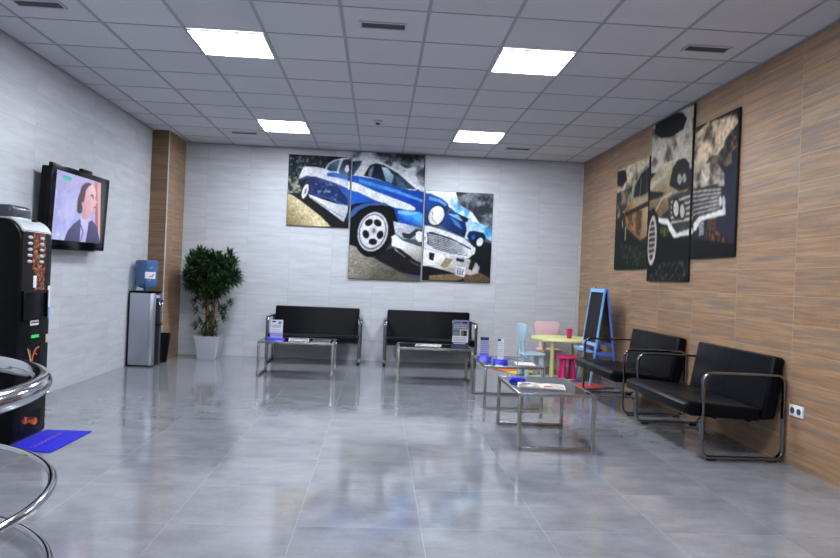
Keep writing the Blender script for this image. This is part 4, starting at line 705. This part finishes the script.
ops += textlines(.02, .17, h * .29, 3, .019, (120, 126, 136), .006, 8) + textlines(.02, .16, .014, 1, .02, (220, 224, 240), .011, 9)
leaflet((0.99, 8.1, TZ), 0, w, h, ops, M_navy_pl, 'tall grey leaflet in a stand with navy base on the right back table', base=(226, 228, 234), bw=0.2, bd=.1, bh=.03)
w, h = 0.085, 0.19
ops = [rectop(0, w, h * .82, h, (50, 54, 90)), rectop(0, w, 0, h * .15, (110, 110, 190))] + textlines(.008, .075, h * .74, 6, .02, (96, 98, 150), .007, 11)
leaflet((1.10, 6.93, TZ), 0, w, h, ops, M_blue_pl, 'slim violet leaflet in a blue based stand, further left on the middle table', base=(170, 172, 206), bw=.13, bd=.12, bh=.035)
w, h = 0.06, 0.20
ops = [rectop(0, w * .5, h * .88, h, (46, 50, 70))] + textlines(.006, .05, h * .78, 7, .021, (140, 144, 176), .005, 12)
leaflet((1.22, 6.67, TZ), 0, w, h, ops, M_blue_pl, 'slim white leaflet in a blue based stand, nearer right on the middle table', base=(222, 226, 238), bw=.13, bd=.12, bh=.035)
leaflet((1.155, 5.50, TZ), PI / 2 - .2, .11, .25, [], M_blue_pl, 'clear leaflet stand seen edge on, blue base, on the nearest table', base=(232, 236, 246), bw=.13, bd=.14, bh=.028)

def magazine(loc, rz, w, d, ops, lab, base=(220, 220, 224), open_=False, gain=0.8, th=0.005, name='magazine'):
    r = thing(name, lab, name.replace('_', ' '), loc, rz, 'papers on the tables')
    box('pages', M_paper_plain, (-w / 2, w / 2, -d / 2, d / 2, 0.0, th), r, bev=0.001)
    fz = (lambda U: 0.006 * np.abs(np.sin((U - w / 2) / w * PI * 2)) + 0.0012) if open_ else (lambda U: 0.0008)
    printed('cover', ops, 0, w, 0, d, 0.004, lambda U, V: (U - w / 2, V - d / 2, th + fz(U)), M_paper, r, base=base, gain=gain)
M_paper_plain = pmat('paper_edge', (214, 214, 216), 0.6)
mag = lambda w, d, sd, cs: [['c', [(.01, .01), (w - .01, .01), (w - .01, d - .01), (.01, d - .01)], cs[0], cs[1], .05, sd, .5]] + textlines(.02, w * .45, d * .8, 4, d * .16, (60, 60, 70), .006, sd)
magazine((-0.93, 8.30, TZ), 0.1, .24, .34, mag(.24, .34, 3, ((70, 72, 84), (214, 214, 222))), 'black and white magazine in the middle of the leftmost table')
magazine((-0.66, 8.22, TZ), 0.0, .21, .29, [rectop(.0, .21, .0, .27, (36, 38, 48))], 'dark brochure with pale edge, right end of the leftmost table', base=(196, 198, 204), name='brochure')
magazine((0.62, 8.18, TZ), -0.15, .30, .26, mag(.30, .26, 4, ((60, 56, 56), (220, 216, 210))), 'crumpled white magazine on the right back table')
magazine((1.36, 6.98, TZ), 0.25, .21, .28, [rectop(.01, .2, .01, .27, (36, 38, 46))] + textlines(.03, .18, .2, 4, .04, (190, 190, 196), .006, 5), 'black covered magazine on the middle table', base=(210, 210, 214))
magazine((1.46, 6.66, TZ), -0.1, .19, .26, [], 'blank white sheet on the middle table', base=(232, 232, 236), th=.002, name='paper_sheet')
ops = mag(.36, .25, 8, ((120, 92, 80), (232, 226, 218))) + [rectop(.178, .182, 0, .25, (120, 116, 116)), rectop(.2, .26, .04, .12, (150, 84, 60)), rectop(.03, .1, .12, .2, (70, 84, 120))]
magazine((1.28, 5.22, TZ), -0.22, .36, .25, ops, 'open colour magazine on the nearest table', open_=True, base=(234, 232, 230))

# ------------------------------------------------------------------ power socket on the wood wall
so = thing('power_socket', 'white double power socket low on the wood wall', 'socket', (XR, 4.61, 0.392))
M_white = pmat('white_plastic', (226, 226, 230), 0.35)
box('plate', M_white, (-0.012, -0.0005, -0.078, 0.078, -0.04, 0.04), so, bev=0.003)
for s in (-1, 1):
    c_ = MB().lathe([(0.022, -0.002), (0.022, 0.003)]).build('outlet_cup', M_vent, so); c_.rotation_euler = (0, -PI / 2, 0); c_.location = (-0.0125, s * 0.036, 0)

# ------------------------------------------------------------------ television on the left wall
tw, th_ = 1.27, 0.746
tv = thing('television', 'black flat television tilted on a wall bracket, showing a woman in navy', 'television', (-2.88, 6.755, 1.723))
n_ = Vector((math.cos(0.05), 0.004, -math.sin(0.05))).normalized(); u_ = Vector((-0.004, 1, 0.012)).normalized(); v_ = n_.cross(u_).normalized()
R3 = Matrix((u_, -n_, v_)).transposed()
tv.rotation_euler = R3.to_euler()
MB().box(-tw / 2, tw / 2, 0.0, 0.035, -th_ / 2, th_ / 2, bev=0.006).build('bezel', M_gloss_black, tv)
MB().box(-tw / 2 + .01, tw / 2 - .02, 0.035, 0.10, -th_ / 2 + .015, th_ / 2 - .03, bev=0.015).build('rear_housing', M_black, tv)
MB().box(-.02, .20, .0, .045, th_ / 2 + .001, th_ / 2 + .03, bev=.01).build('camera_bar', M_black, tv)
OPS_TV = ART_TV
printed('screen', OPS_TV, 0, .95, 0, .53, 0.0045, lambda U, V: ((U - .475) * 1.15, -0.0015, (V - .53 / 2) * 1.16 + 0.012), M_screen, tv, base=(8, 8, 12), soft=0.1)
mt = MB(); mt.box(-.2, .2, 0.10, 0.128, -.2, .2, bev=.004); mt.box(-.04, .04, 0.10, .135, -.25, .25, bev=.004)
mt.build('wall_bracket', M_black, tv)
box('speaker_strip', M_black, (-tw / 2 + .2, tw / 2 - .2, 0.01, 0.045, -th_ / 2 - .012, -th_ / 2 + .002), tv, bev=.003)

# ------------------------------------------------------------------ coffee vending machine
vm = thing('vending_machine', 'black hot drinks vending machine with coffee bean decor by the left wall', 'vending machine', (-2.36, 4.87, 0))
vm.scale = (1, 1, 1.016)
Y0, Y1 = -0.22, 0.22
prof = [(-.655, 0.0), (-.02, 0.0), (0, .02), (0, 1.33)] + [(-.13 + .13 * math.cos(a), 1.33 + .14 * math.sin(a)) for a in [PI / 2 * i / 8 for i in range(1, 9)]] + [(-.655, 1.47)]
MB().prism(prof, Y0, Y1, 'y', bev=0.006).build('body', M_black, vm)
capp = [(.003, 1.385)] + [(-.13 + .134 * math.cos(a), 1.33 + .144 * math.sin(a)) for a in [PI / 2 * i / 10 for i in range(3, 11)]] + [(-.20, 1.474)]
cap = MB(); A = [cap.bm.verts.new((x, Y0 + .035, z)) for x, z in capp]; B = [cap.bm.verts.new((x, Y1 - .012, z)) for x, z in capp]
A2 = [cap.bm.verts.new((x + .006, Y0 + .035, z + .006)) for x, z in capp]; B2 = [cap.bm.verts.new((x + .006, Y1 - .012, z + .006)) for x, z in capp]
for i in range(len(capp) - 1):
    cap.bm.faces.new((A2[i], A2[i + 1], B2[i + 1], B2[i])); cap.bm.faces.new((A[i], B[i], B[i + 1], A[i + 1]))
    cap.bm.faces.new((A[i], A[i + 1], A2[i + 1], A2[i])); cap.bm.faces.new((B[i], B2[i], B2[i + 1], B[i + 1]))
bmesh.ops.recalc_face_normals(cap.bm, faces=cap.bm.faces)
M_silver = pmat('silver_plastic', (205, 208, 214), 0.3, 0.3)
cap.build('silver_hood', M_silver, vm)
box('hood_emblem', M_black, (-.035, -.022, -.02, .045, 1.462, 1.476), vm, bev=.003)
M_hop = pmat('smoked_hopper', (60, 64, 74), 0.25)
hp = MB().box(-.60, -.12, -.10, .17, 1.47, 1.57, bev=.035, seg=4).build('bean_hopper', M_hop, vm)
box('hopper_rim', M_silver, (-.30, -.118, -.105, .175, 1.474, 1.487), hp, bev=.003)
# selection panel with printed coffee beans
ops = [rectop(0, .36, 0, .40, (12, 12, 16)), rectop(0.1, .33, .0, .40, (30, 16, 12))]
rg = random.Random(5)
for k in range(420):
    bx, by = .14 + rg.random() * .17, rg.random() * .40; a = rg.random() * 3; l = .007
    if by < .12 and bx < .19: continue
    ops.append(['l', [(bx - l * math.cos(a), by - l * math.sin(a)), (bx + l * math.cos(a), by + l * math.sin(a))], rg.choice([(120, 62, 40), (164, 92, 62), (86, 40, 26), (200, 140, 112), (60, 28, 20)]), .010])
printed('selection_panel', ops, 0, .36, 0, .40, .004, lambda U, V: (.002, U - .19, V + 1.0), M_paper, vm, base=(12, 12, 16), gain=.9)
for rw in range(5):
    for cx_ in (-.10, .06):
        bt = MB().lathe([(.0105, 0), (.0105, .006), (.007, .009)], n=16).build('button', M_silver, vm)
        bt.rotation_euler = (0, PI / 2, 0); bt.scale = (1, 2.7, 1); bt.location = (.003, cx_, 1.355 - rw * .04)
box('price_tag', M_white, (.001, .005, -.035, .005, 1.02, 1.10), vm, bev=.001)
nb = MB()
nb.box(.001, .012, -.17, .17, .985, 1.0); nb.box(.001, .012, -.17, .17, .80, .815); nb.box(.001, .012, -.17, -.155, .815, .985); nb.box(.001, .012, .155, .17, .815, .985)
nb.build('cup_niche_frame', M_gloss_black, vm)
box('coin_plate', M_white, (.001, .006, -.055, .055, .765, .80), vm, bev=.001)
printed('coin_plate_lettering', textlines(.01, .1, .018, 1, .02, (40, 40, 46), .012, 21), 0, .11, 0, .035, .003, lambda U, V: (.0066, U - .055, V + .765), M_paper, vm, base=(225, 225, 228))
M_green = pmat('green_display', (20, 60, 30), 0.3); bb = M_green.node_tree.nodes['Principled BSDF']; bb.inputs['Emission Color'].default_value = (.05, .8, .15, 1); bb.inputs['Emission Strength'].default_value = .8
box('display', M_green, (.001, .005, -.03, .07, .678, .698), vm)
M_decor = vcol_mat('decor_print', .5)
M_decor.node_tree.nodes['Principled BSDF'].inputs['Specular IOR Level'].default_value = 0.15
ops = [['l', [(.0, .13), (.03, .08), (.06, 0)], (206, 190, 150), .008], ['l', [(.06, 0), (.07, .07), (.11, .12), (.15, .13)], (214, 116, 70), .010], ['l', [(.06, 0), (.05, .05), (.03, .12)], (226, 150, 90), .005], ['l', [(.08, .1), (.13, .08)], (190, 70, 50), .008]]
printed('branch_decor', ops, -.01, .17, -.01, .15, .003, lambda U, V: (.0015, U - .07, V + .48), M_decor, vm, base=(5, 6, 9))
ops = [['c', [(.0, .085), (.03, .10), (.08, .085), (.15, .08), (.22, .05), (.235, .025), (.19, .015), (.13, .035), (.06, .045), (.02, .06)], (40, 20, 12), (214, 104, 48), .035, 61, .5]]
printed('leaf_decor', ops, -.01, .26, 0, .12, .004, lambda U, V: (.0015, U - .12, V + .06), M_decor, vm, base=(5, 6, 9))
M_cyan = pmat('blue_sticker', (90, 150, 220), .4)
st = box('side_sticker', M_white, (.001, .003, .178, .212, .80, 1.03), vm); box('sticker_stripe', M_cyan, (.003, .004, .179, .211, .802, .88), st)
box('beige_tag', pmat('beige_sticker', (196, 180, 150), .5), (.001, .003, .175, .21, .63, .69), vm)
lk = MB().tube([(.012, .20 + .022 * math.cos(a), .30 + .035 * math.sin(a)) for a in [2 * PI * i / 16 for i in range(16)]], .004, closed=True, n=8, up=(1, 0, 0)).build('door_handle_ring', M_chrome, vm)
box('handle_boss', M_chrome, (.0, .014, .19, .21, .333, .345), vm, bev=.002)
# blue mat with a line of small marks
mt_ = thing('doormat', 'bright blue floor mat in front of the vending machine', 'mat', (-2.19, 4.79, 0), 0.0)
MB().prism([(-.165, -.26), (.15, -.30), (.16, .30), (-.165, .31)], 0.0, .008, 'z', bev=.002).build('mat_base', pmat('blue_mat', (10, 16, 178), .85), mt_)
ops = [['l', [(x + rg.uniform(-.008, .008), .05 + rg.uniform(-.012, .012)), (x + rg.uniform(0, .012), .05 + rg.uniform(-.012, .012))], (200, 120, 170), .007] for x in [.02 + i * .022 for i in range(19)]]
printed('mat_lettering', ops, 0, .45, .02, .08, .004, lambda U, V: (-.06 + V, U - .22, .0095), M_decor, mt_, base=(10, 16, 178))

# ------------------------------------------------------------------ round chrome rail, bottom left
gr = thing('guard_rail', 'curved chrome guard rail with three horizontal tubes, bottom left corner', 'rail', (-2.09, 2.32, 0))
def ringp(r, z, a0=-105, a1=105, n=72): return [(r * math.cos(math.radians(a0 + (a1 - a0) * i / n)), r * math.sin(math.radians(a0 + (a1 - a0) * i / n)), z) for i in range(n + 1)]
MB().tube(ringp(.905, .757), .036, n=20).build('top_tube', M_chrome, gr)
MB().tube(ringp(.955, .375), .0165, n=14).build('middle_tube', M_chrome, gr)
MB().tube(ringp(.955, .05), .0165, n=14).build('bottom_tube', M_chrome, gr)
for s in (-1, 1):
    a = math.radians(104 * s)
    MB().tube([(.955 * math.cos(a), .955 * math.sin(a), 0), (.955 * math.cos(a), .955 * math.sin(a), .40), (.905 * math.cos(a), .905 * math.sin(a), .757)], .02, n=12).build('post', M_chrome, gr)

# ------------------------------------------------------------------ water cooler with bottle, waste bin
wc = thing('water_cooler', 'silver and black water cooler against the left wall', 'water cooler', (-2.87, 8.66, 0))
M_wc = pmat('silver_cooler_panel', (160, 164, 176), 0.30, 0.75)
MB().box(-.155, .145, -.15, .15, 0, .90, bev=.012).build('body', M_black, wc)
for s in (-1, 1):
    pts = [(-.13, s * .1505), (-.13, s * .162), (.09, s * .162), (.12, s * .158), (.145, s * .149), (.160, s * .135), (.166, s * .115), (.1455, s * .115), (.1455, s * .125), (.1455, s * .1505)]
    MB().prism(pts, .02, .895, 'z', bev=.002).build('side_panel', M_wc, wc)
MB().box(-.15, .15, -.15, .15, .9, .918, bev=.008).build('top_collar', M_black, wc)
box('drip_tray', M_black, (.146, .19, -.10, .10, .50, .52), wc, bev=.004)
for yy, mm in ((-.05, M_chrome), (.05, M_blue_pl)):
    tp = MB().tube([(.146, yy, .78), (.185, yy, .78), (.19, yy, .75)], .011, n=10).build('tap', M_chrome, wc)
    MB().box(.175, .20, yy - .012, yy + .012, .79, .815, bev=.003).build('tap_lever', mm, tp)
box('control_strip', M_silver, (.1455, .149, -.10, .10, .835, .875), wc, bev=.001)
wb = thing('water_bottle', 'large translucent blue water bottle upside down on the cooler', 'bottle', (-2.87, 8.66, .919))
M_bottle = pmat('blue_bottle', (110, 150, 205), .08, 0, Transmission_Weight=0.75, IOR=1.33)
MB().lathe([(.03, -.0), (.034, .03), (.09, .045), (.125, .07), (.134, .10), (.134, .135), (.126, .15), (.126, .235), (.134, .25), (.134, .29), (.128, .30), (.134, .31), (.132, .36), (.115, .378), (.02, .38)], n=36).build('bottle_shell', M_bottle, wb)
lb = MB()
ring = [(.1275 * math.cos(math.radians(a)), .1275 * math.sin(math.radians(a))) for a in range(-80, -19, 6)]
w_ = [[lb.bm.verts.new((x * (1 + .008 * q), y * (1 + .008 * q), z)) for x, y in ring] for z, q in ((.155, 0), (.235, 0), (.235, 1), (.155, 1))]
for j in range(4):
    for i in range(len(ring) - 1): lb.bm.faces.new((w_[j][i], w_[j][i + 1], w_[(j + 1) % 4][i + 1], w_[(j + 1) % 4][i]))
bmesh.ops.recalc_face_normals(lb.bm, faces=lb.bm.faces)
lbo = lb.build('paper_label', M_white, wb)
rd = MB()
for a0, a1, z0 in ((-58, -34, .178), (-42, -26, .195)):
    rr = [(.1298 * math.cos(math.radians(a)), .1298 * math.sin(math.radians(a))) for a in range(a0, a1 + 1, 4)]
    lo = [rd.bm.verts.new((x, y, z0)) for x, y in rr]; hi = [rd.bm.verts.new((x, y, z0 + .012)) for x, y in rr]
    for i in range(len(rr) - 1): rd.bm.faces.new((lo[i], lo[i + 1], hi[i + 1], hi[i]))
rd.build('label_lettering', pmat('label_red', (150, 60, 90), .5), lbo)
bn = thing('waste_bin', 'small black waste bin behind the water cooler', 'bin', (-2.77, 9.0, 0))
MB().lathe([(.085, 0), (.12, .36), (.124, .37), (.112, .37), (.08, .012)], n=28).build('bin_body', M_black, bn)

# ------------------------------------------------------------------ potted plant
pp = thing('potted_plant', 'bushy green potted plant in a square silver pot by the corner column', 'plant', (-2.28, 9.50, 0))
M_pot = pmat('silver_pot', (196, 200, 210), .35, .2)
pb = MB()
def sqring(z, r): return [(-r, -r, z), (r, -r, z), (r, r, z), (-r, r, z)]
rg4 = [[pb.bm.verts.new(c) for c in sqring(z, r)] for z, r in ((0, .115), (.01, .122), (.30, .165), (.318, .172), (.318, .155), (.27, .148))]
for A, B in zip(rg4, rg4[1:]):
    for i in range(4): pb.bm.faces.new((A[i], A[(i + 1) % 4], B[(i + 1) % 4], B[i]))
pb.bm.faces.new(rg4[0][::-1]); pb.bm.faces.new(rg4[-1])
bmesh.ops.recalc_face_normals(pb.bm, faces=pb.bm.faces)
bmesh.ops.bevel(pb.bm, geom=[e for e in pb.bm.edges if abs(e.verts[0].co.z - e.verts[1].co.z) > .02], offset=.012, segments=2, affect='EDGES')
pb.build('pot', M_pot, pp)
box('soil', pmat('potting_soil', (46, 36, 30), .95), (-.147, .147, -.147, .147, .271, .285), pp)
M_bark = pmat('plant_bark', (132, 98, 76), .8)
t = NT(M_bark); tc = t.n('ShaderNodeTexCoord'); t.l(t.mix(t.noise(tc.outputs['Object'], 40.0), lin((96, 66, 50)), lin((166, 130, 104))), t.b.inputs['Base Color'])
tips = []
rp = random.Random(11)
for k in range(6):
    a = k * PI / 3 + .3; r0 = .055
    path = []
    for i in range(9):
        f = i / 8; aa = a + 1.6 * f; rr = r0 * (1 - .2 * f) + .16 * max(0, f - .6) * (1 + .6 * (k % 2))
        path.append((rr * math.cos(aa), rr * .8 * math.sin(aa), .285 + .66 * f))
    MB().tube(path, [.016 - .007 * i / 8 for i in range(9)], n=8).build('stem', M_bark, pp); tips.append(path[-1])
M_leaf = pmat('plant_leaf', (34, 66, 36), .38)
t = NT(M_leaf); tc = t.n('ShaderNodeTexCoord')
t.l(t.mix(t.ramp(t.noise(tc.outputs['Object'], 18.0, 2.0), .35, .65), lin((14, 32, 18)), lin((50, 88, 44))), t.b.inputs['Base Color'])
lf = MB()
def leaf(o, d, L_, wd):
    d = d.normalized(); side = d.cross(Vector((0, 0, 1)))
    if side.length < .1: side = Vector((1, 0, 0))
    side.normalize(); prev = None; p = o.copy(); dd = d.copy(); nrm = side.cross(d)
    for i, wf in enumerate((.35, 1.0, .8, .0)):
        ww = wd * wf; c = lf.bm.verts.new(p - nrm * .004 * wf)
        cur = (lf.bm.verts.new(p - side * ww), c, lf.bm.verts.new(p + side * ww)) if wf else (c,)
        if prev is not None:
            if len(cur) == 3:
                lf.bm.faces.new((prev[0], prev[1], cur[1], cur[0])); lf.bm.faces.new((prev[1], prev[2], cur[2], cur[1]))
            else: lf.bm.faces.new((prev[0], prev[1], cur[0])); lf.bm.faces.new((prev[1], prev[2], cur[0]))
        prev = cur; p = p + dd * (L_ / 3); dd = (dd + Vector((0, 0, -.28))).normalized()
def rosette(c, axis, n, L_):
    axis = axis.normalized(); x = axis.orthogonal().normalized(); y = axis.cross(x)
    for k in range(n):
        a = k * 2.4; tl = .35 + 1.1 * (k / n) + rp.uniform(-.1, .1)
        d = axis * math.cos(tl) + (x * math.cos(a) + y * math.sin(a)) * math.sin(tl)
        leaf(c - axis * (.05 * k / n), d, L_ * rp.uniform(.8, 1.1), .0135)
br = MB()
def in_crown(x, y, z):
    for cx, cz, rx, rz in ((0.02, 1.16, .31, .22), (-.18, 1.32, .16, .14), (.14, 1.34, .19, .15), (.24, 1.10, .16, .17), (-.22, 1.08, .16, .18), (0, .98, .20, .14)):
        if ((x - cx) / rx) ** 2 + (y / .26) ** 2 + ((z - cz) / rz) ** 2 < 1: return True
    return False
cnt = 0
while cnt < 230:
    x, y, z = rp.uniform(-.42, .44), rp.uniform(-.28, .28), rp.uniform(.8, 1.5)
    if not in_crown(x, y, z): continue
    ax = Vector((x, y * 1.3, (z - .95) * .8 + .12)); rosette(Vector((x, y, z)), ax, 16, rp.uniform(.10, .135)); cnt += 1
    if cnt % 3 == 0:
        s0 = Vector(min(tips, key=lambda q: (q[0] - x) ** 2 + (q[1] - y) ** 2)); e = Vector((x, y, z)); br.tube([s0, s0.lerp(e, .5) + Vector((0, 0, -.02)), e], [.007, .005, .003], n=6)
for x, y, z, ax in ((.22, -.05, .70, (1, -.2, .8)), (.28, 0, .78, (1, 0, .6)), (.17, .04, .62, (1, .2, .3)), (-.2, -.02, .66, (-1, 0, .6)), (-.24, .03, .78, (-1, 0, .5)), (-.13, -.06, .52, (-1, -.4, .3)), (-.2, -.03, .46, (-1, 0, .2)),
                    (.03, -.09, .40, (.1, -1, .3)), (-.05, -.08, .46, (-.3, -1, .5)), (.1, -.07, .48, (.6, -1, .4)), (.0, -.07, .54, (0, -1, .8)), (.09, -.05, .36, (1, -.6, .2)), (-.09, -.06, .37, (-1, -.6, .2)), (.02, .08, .5, (0, 1, .4)), (-.1, 0, .88, (-1, -.3, .5)), (.12, -.04, .86, (1, -.3, .5)), (.2, .02, .56, (1, 0, .4)), (.04, -.1, .80, (.2, -1, .5)), (-.06, -.09, .74, (-.3, -1, .2)), (.1, -.1, .88, (.5, -1, .3)), (-.02, -.12, .9, (0, -1, .4)), (-.16, -.06, .84, (-1, -.7, .1)), (.16, -.06, .72, (1, -.7, .1)), (.03, -.1, .62, (.2, -1, .5))):
    rosette(Vector((x, y, z)), Vector(ax), 14, .095); br.tube([(0.02 * (1 if x > 0 else -1), 0, z - .08), (x * .6, y * .6, z - .04), (x, y, z)], [.006, .005, .003], n=6)
lf.build('foliage', M_leaf, pp); br.build('branches', M_bark, pp)

# ------------------------------------------------------------------ children's corner
pm = thing('play_mat', 'striped multicolour play mat under the easel and small table', 'play mat', (2.42, 7.76, 0), math.atan2(1.74, -.82) - PI / 2)
bands = [(0, .10, (40, 42, 52)), (.10, .42, (204, 60, 44)), (.42, .52, (90, 110, 170)), (.52, .66, (36, 38, 52)), (.66, .74, (226, 228, 232)), (.74, .95, (40, 42, 52)), (.95, 1.18, (226, 228, 232)), (1.18, 1.34, (70, 110, 66)), (1.34, 1.52, (222, 200, 70)), (1.52, 1.86, (222, 120, 50))]
for i, (a, b_, c) in enumerate(bands):
    o = box('mat_band', pmat('foam_band_%s' % 'abcdefghijk'[i], c, .8), (0.0, .46, a + .001, b_, 0, .010), pm, bev=.002)
MZ = .010
M_lime = pmat('lime_plastic', (224, 226, 150), .35); M_ltblue = pmat('pale_blue_plastic', (176, 208, 222), .38)
M_pink = pmat('pale_pink_plastic', (236, 202, 208), .38); M_hot = pmat('hot_pink_plastic', (206, 26, 104), .35)
def fat_leg(x, y, z0, z1, r0, r1, lean=0.0):
    return MB().tube([(x + lean * math.copysign(1, x), y + lean * math.copysign(1, y), z0), (x + lean * math.copysign(1, x), y + lean * math.copysign(1, y), z0 + .02), (x, y, z1)], [r0 * .93, r0, r1], n=18)
kt = thing('kids_table', 'small round lime green plastic table in the children corner', 'table', (2.49, 9.06, MZ))
MB().lathe([(.32, .445), (.395, .45), (.412, .46), (.414, .475), (.407, .487), (.38, .492), (.02, .492)], n=48, sq=2.5).build('tabletop', M_lime, kt)
for x in (-.2, .2):
    for y in (-.25, .22): fat_leg(x, y, 0, .446, .034, .022).build('leg', M_lime, kt)
def kid_chair(loc, rz, mat, lab):
    """seat at local origin, backrest on local +Y, faces -Y"""
    c = thing('kids_chair', lab, 'chair', loc, rz, 'small plastic chairs of the children corner')
    MB().prism(rrect(-.165, .165, -.15, .15, .05), .265, .292, 'z', bev=.008).build('seat', mat, c)
    for x in (-.115, .115):
        for y in (-.10, .10): fat_leg(x, y, 0, .266, .036, .024, .014).build('leg', mat, c)
    bk = MB(); pts = [(-.155, .46), (-.185, .62), (-.175, .655), (-.14, .672), (.14, .672), (.175, .655), (.185, .62), (.155, .46), (.13, .445), (-.13, .445)]
    bk.prism(pts, .135, .162, 'y', bev=.008); bk.build('backrest', mat, c)
    for x in (-.09, .09): MB().tube([(x, .125, .28), (x, .148, .38), (x, .15, .47)], .019, n=12).build('back_post', mat, c)
    return c
kid_chair((2.03, 8.86, MZ), PI / 2 + .12, M_ltblue, 'pale blue plastic child chair seen side on, left of the lime table')
kid_chair((2.44, 9.60, 0), 0.0, M_pink, 'pale pink plastic child chair behind the lime table')
ks = thing('kids_stool', 'hot pink plastic child stool in front of the lime table', 'stool', (2.45, 8.655, MZ))
MB().lathe([(.11, .255), (.14, .26), (.147, .272), (.143, .285), (.115, .292), (.02, .290)], n=32).build('seat', M_hot, ks)
for k in range(4):
    a = PI / 4 + k * PI / 2; fat_leg(.07 * math.cos(a), .07 * math.sin(a), 0, .256, .034, .02, .022).build('leg', M_hot, ks)
cup = thing('tumbler', 'hot pink plastic tumbler with wavy rim on the lime table', 'cup', (2.54, 8.93, MZ + .4925))
cb = MB(); rings = []
for r, z, wv in ((.028, 0, 0), (.031, .004, 0), (.040, .10, 0), (.047, .125, .008), (.044, .124, .008), (.037, .10, 0), (.026, .008, 0)):
    rings.append([cb.bm.verts.new((r * math.cos(2 * PI * k / 30), r * math.sin(2 * PI * k / 30), z + wv * math.cos(5 * 2 * PI * k / 30))) for k in range(30)])
for A, B in zip(rings, rings[1:]):
    for k in range(30): cb.bm.faces.new((A[k], A[(k + 1) % 30], B[(k + 1) % 30], B[k]))
cb.bm.faces.new(rings[0][::-1]); cb.bm.faces.new(rings[-1]); bmesh.ops.recalc_face_normals(cb.bm, faces=cb.bm.faces)
cb.build('cup_body', M_hot, cup)

ez = thing('easel', 'light blue wooden A-frame easel with black chalkboards by the wood wall', 'easel', (2.72, 8.33, MZ))
M_ebl = pmat('blue_painted_wood', (128, 182, 232), .45); M_ebl2 = pmat('deep_blue_painted_wood', (84, 122, 220), .45)
M_board = pmat('chalkboard', (9, 11, 19), .5, Specular_IOR_Level=.2)
hw = .26
def slat(bm, p0, p1, w, d):  # straight rectangular bar between two points in the xz plane at given y (width along y)
    p0, p1 = Vector(p0), Vector(p1); t_ = (p1 - p0).normalized(); n2 = Vector((-t_.z, 0, t_.x)); yy = Vector((0, 1, 0))
    vs = []
    for p in (p0, p1):
        for a, b_ in ((-1, -1), (1, -1), (1, 1), (-1, 1)): vs.append(bm.bm.verts.new(p + yy * (a * w / 2) + n2 * (b_ * d / 2)))
    fs = [(0, 1, 2, 3), (7, 6, 5, 4)] + [(i, (i + 1) % 4, 4 + (i + 1) % 4, 4 + i) for i in range(4)]
    ff = [bm.bm.faces.new([vs[i] for i in f]) for f in fs]; bmesh.ops.recalc_face_normals(bm.bm, faces=ff)
for side, xb, xt, mt1 in (('front', -.155, -.012, M_ebl), ('back', .17, .014, M_ebl2)):
    f = MB()
    lx = lambda z: xb + (xt - xb) * z / 1.17
    for s in (-1, 1): slat(f, (xb, s * hw, 0.004), (xt, s * hw, 1.17), .030, .018)
    for z0, z1 in ((1.125, 1.165), (.47, .51)): slat(f, (lx(z0), 0, z0), (lx(z1), 0, z1), 2 * hw - .036, .016)
    f.build('%s_frame' % side, mt1, ez)
    bo = MB(); slat(bo, (lx(.512), 0, .512), (lx(1.123), 0, 1.123), 2 * hw - .037, .008); bo.build('chalkboard', M_board, ez)
tr = MB(); tr.box(-.21, -.11, -hw - .01, hw + .01, .40, .412, bev=.002); tr.box(-.215, -.205, -hw - .01, hw + .01, .40, .44, bev=.002); tr.build('tray', M_ebl, ez)
for s in (-1, 1): box('spreader', M_ebl2, (-.13, .135, s * (hw - .035) - .008, s * (hw - .035) + .008, .36, .40), ez, bev=.002)
hg = MB()
for s in (-1, 1): hg.tube([(0, s * .17 - .02, 1.178), (0, s * .17 + .02, 1.178)], .011, n=10)
hg.build('hinge', M_chrome, ez)
er = box('chalk_eraser', M_white, (-.035, .035, -.02, .02, 0, .03), None, bev=.004); er.location = (2.56, 8.42, MZ + .4125)
tag(er, 'small white eraser block lying on the easel tray', 'eraser')
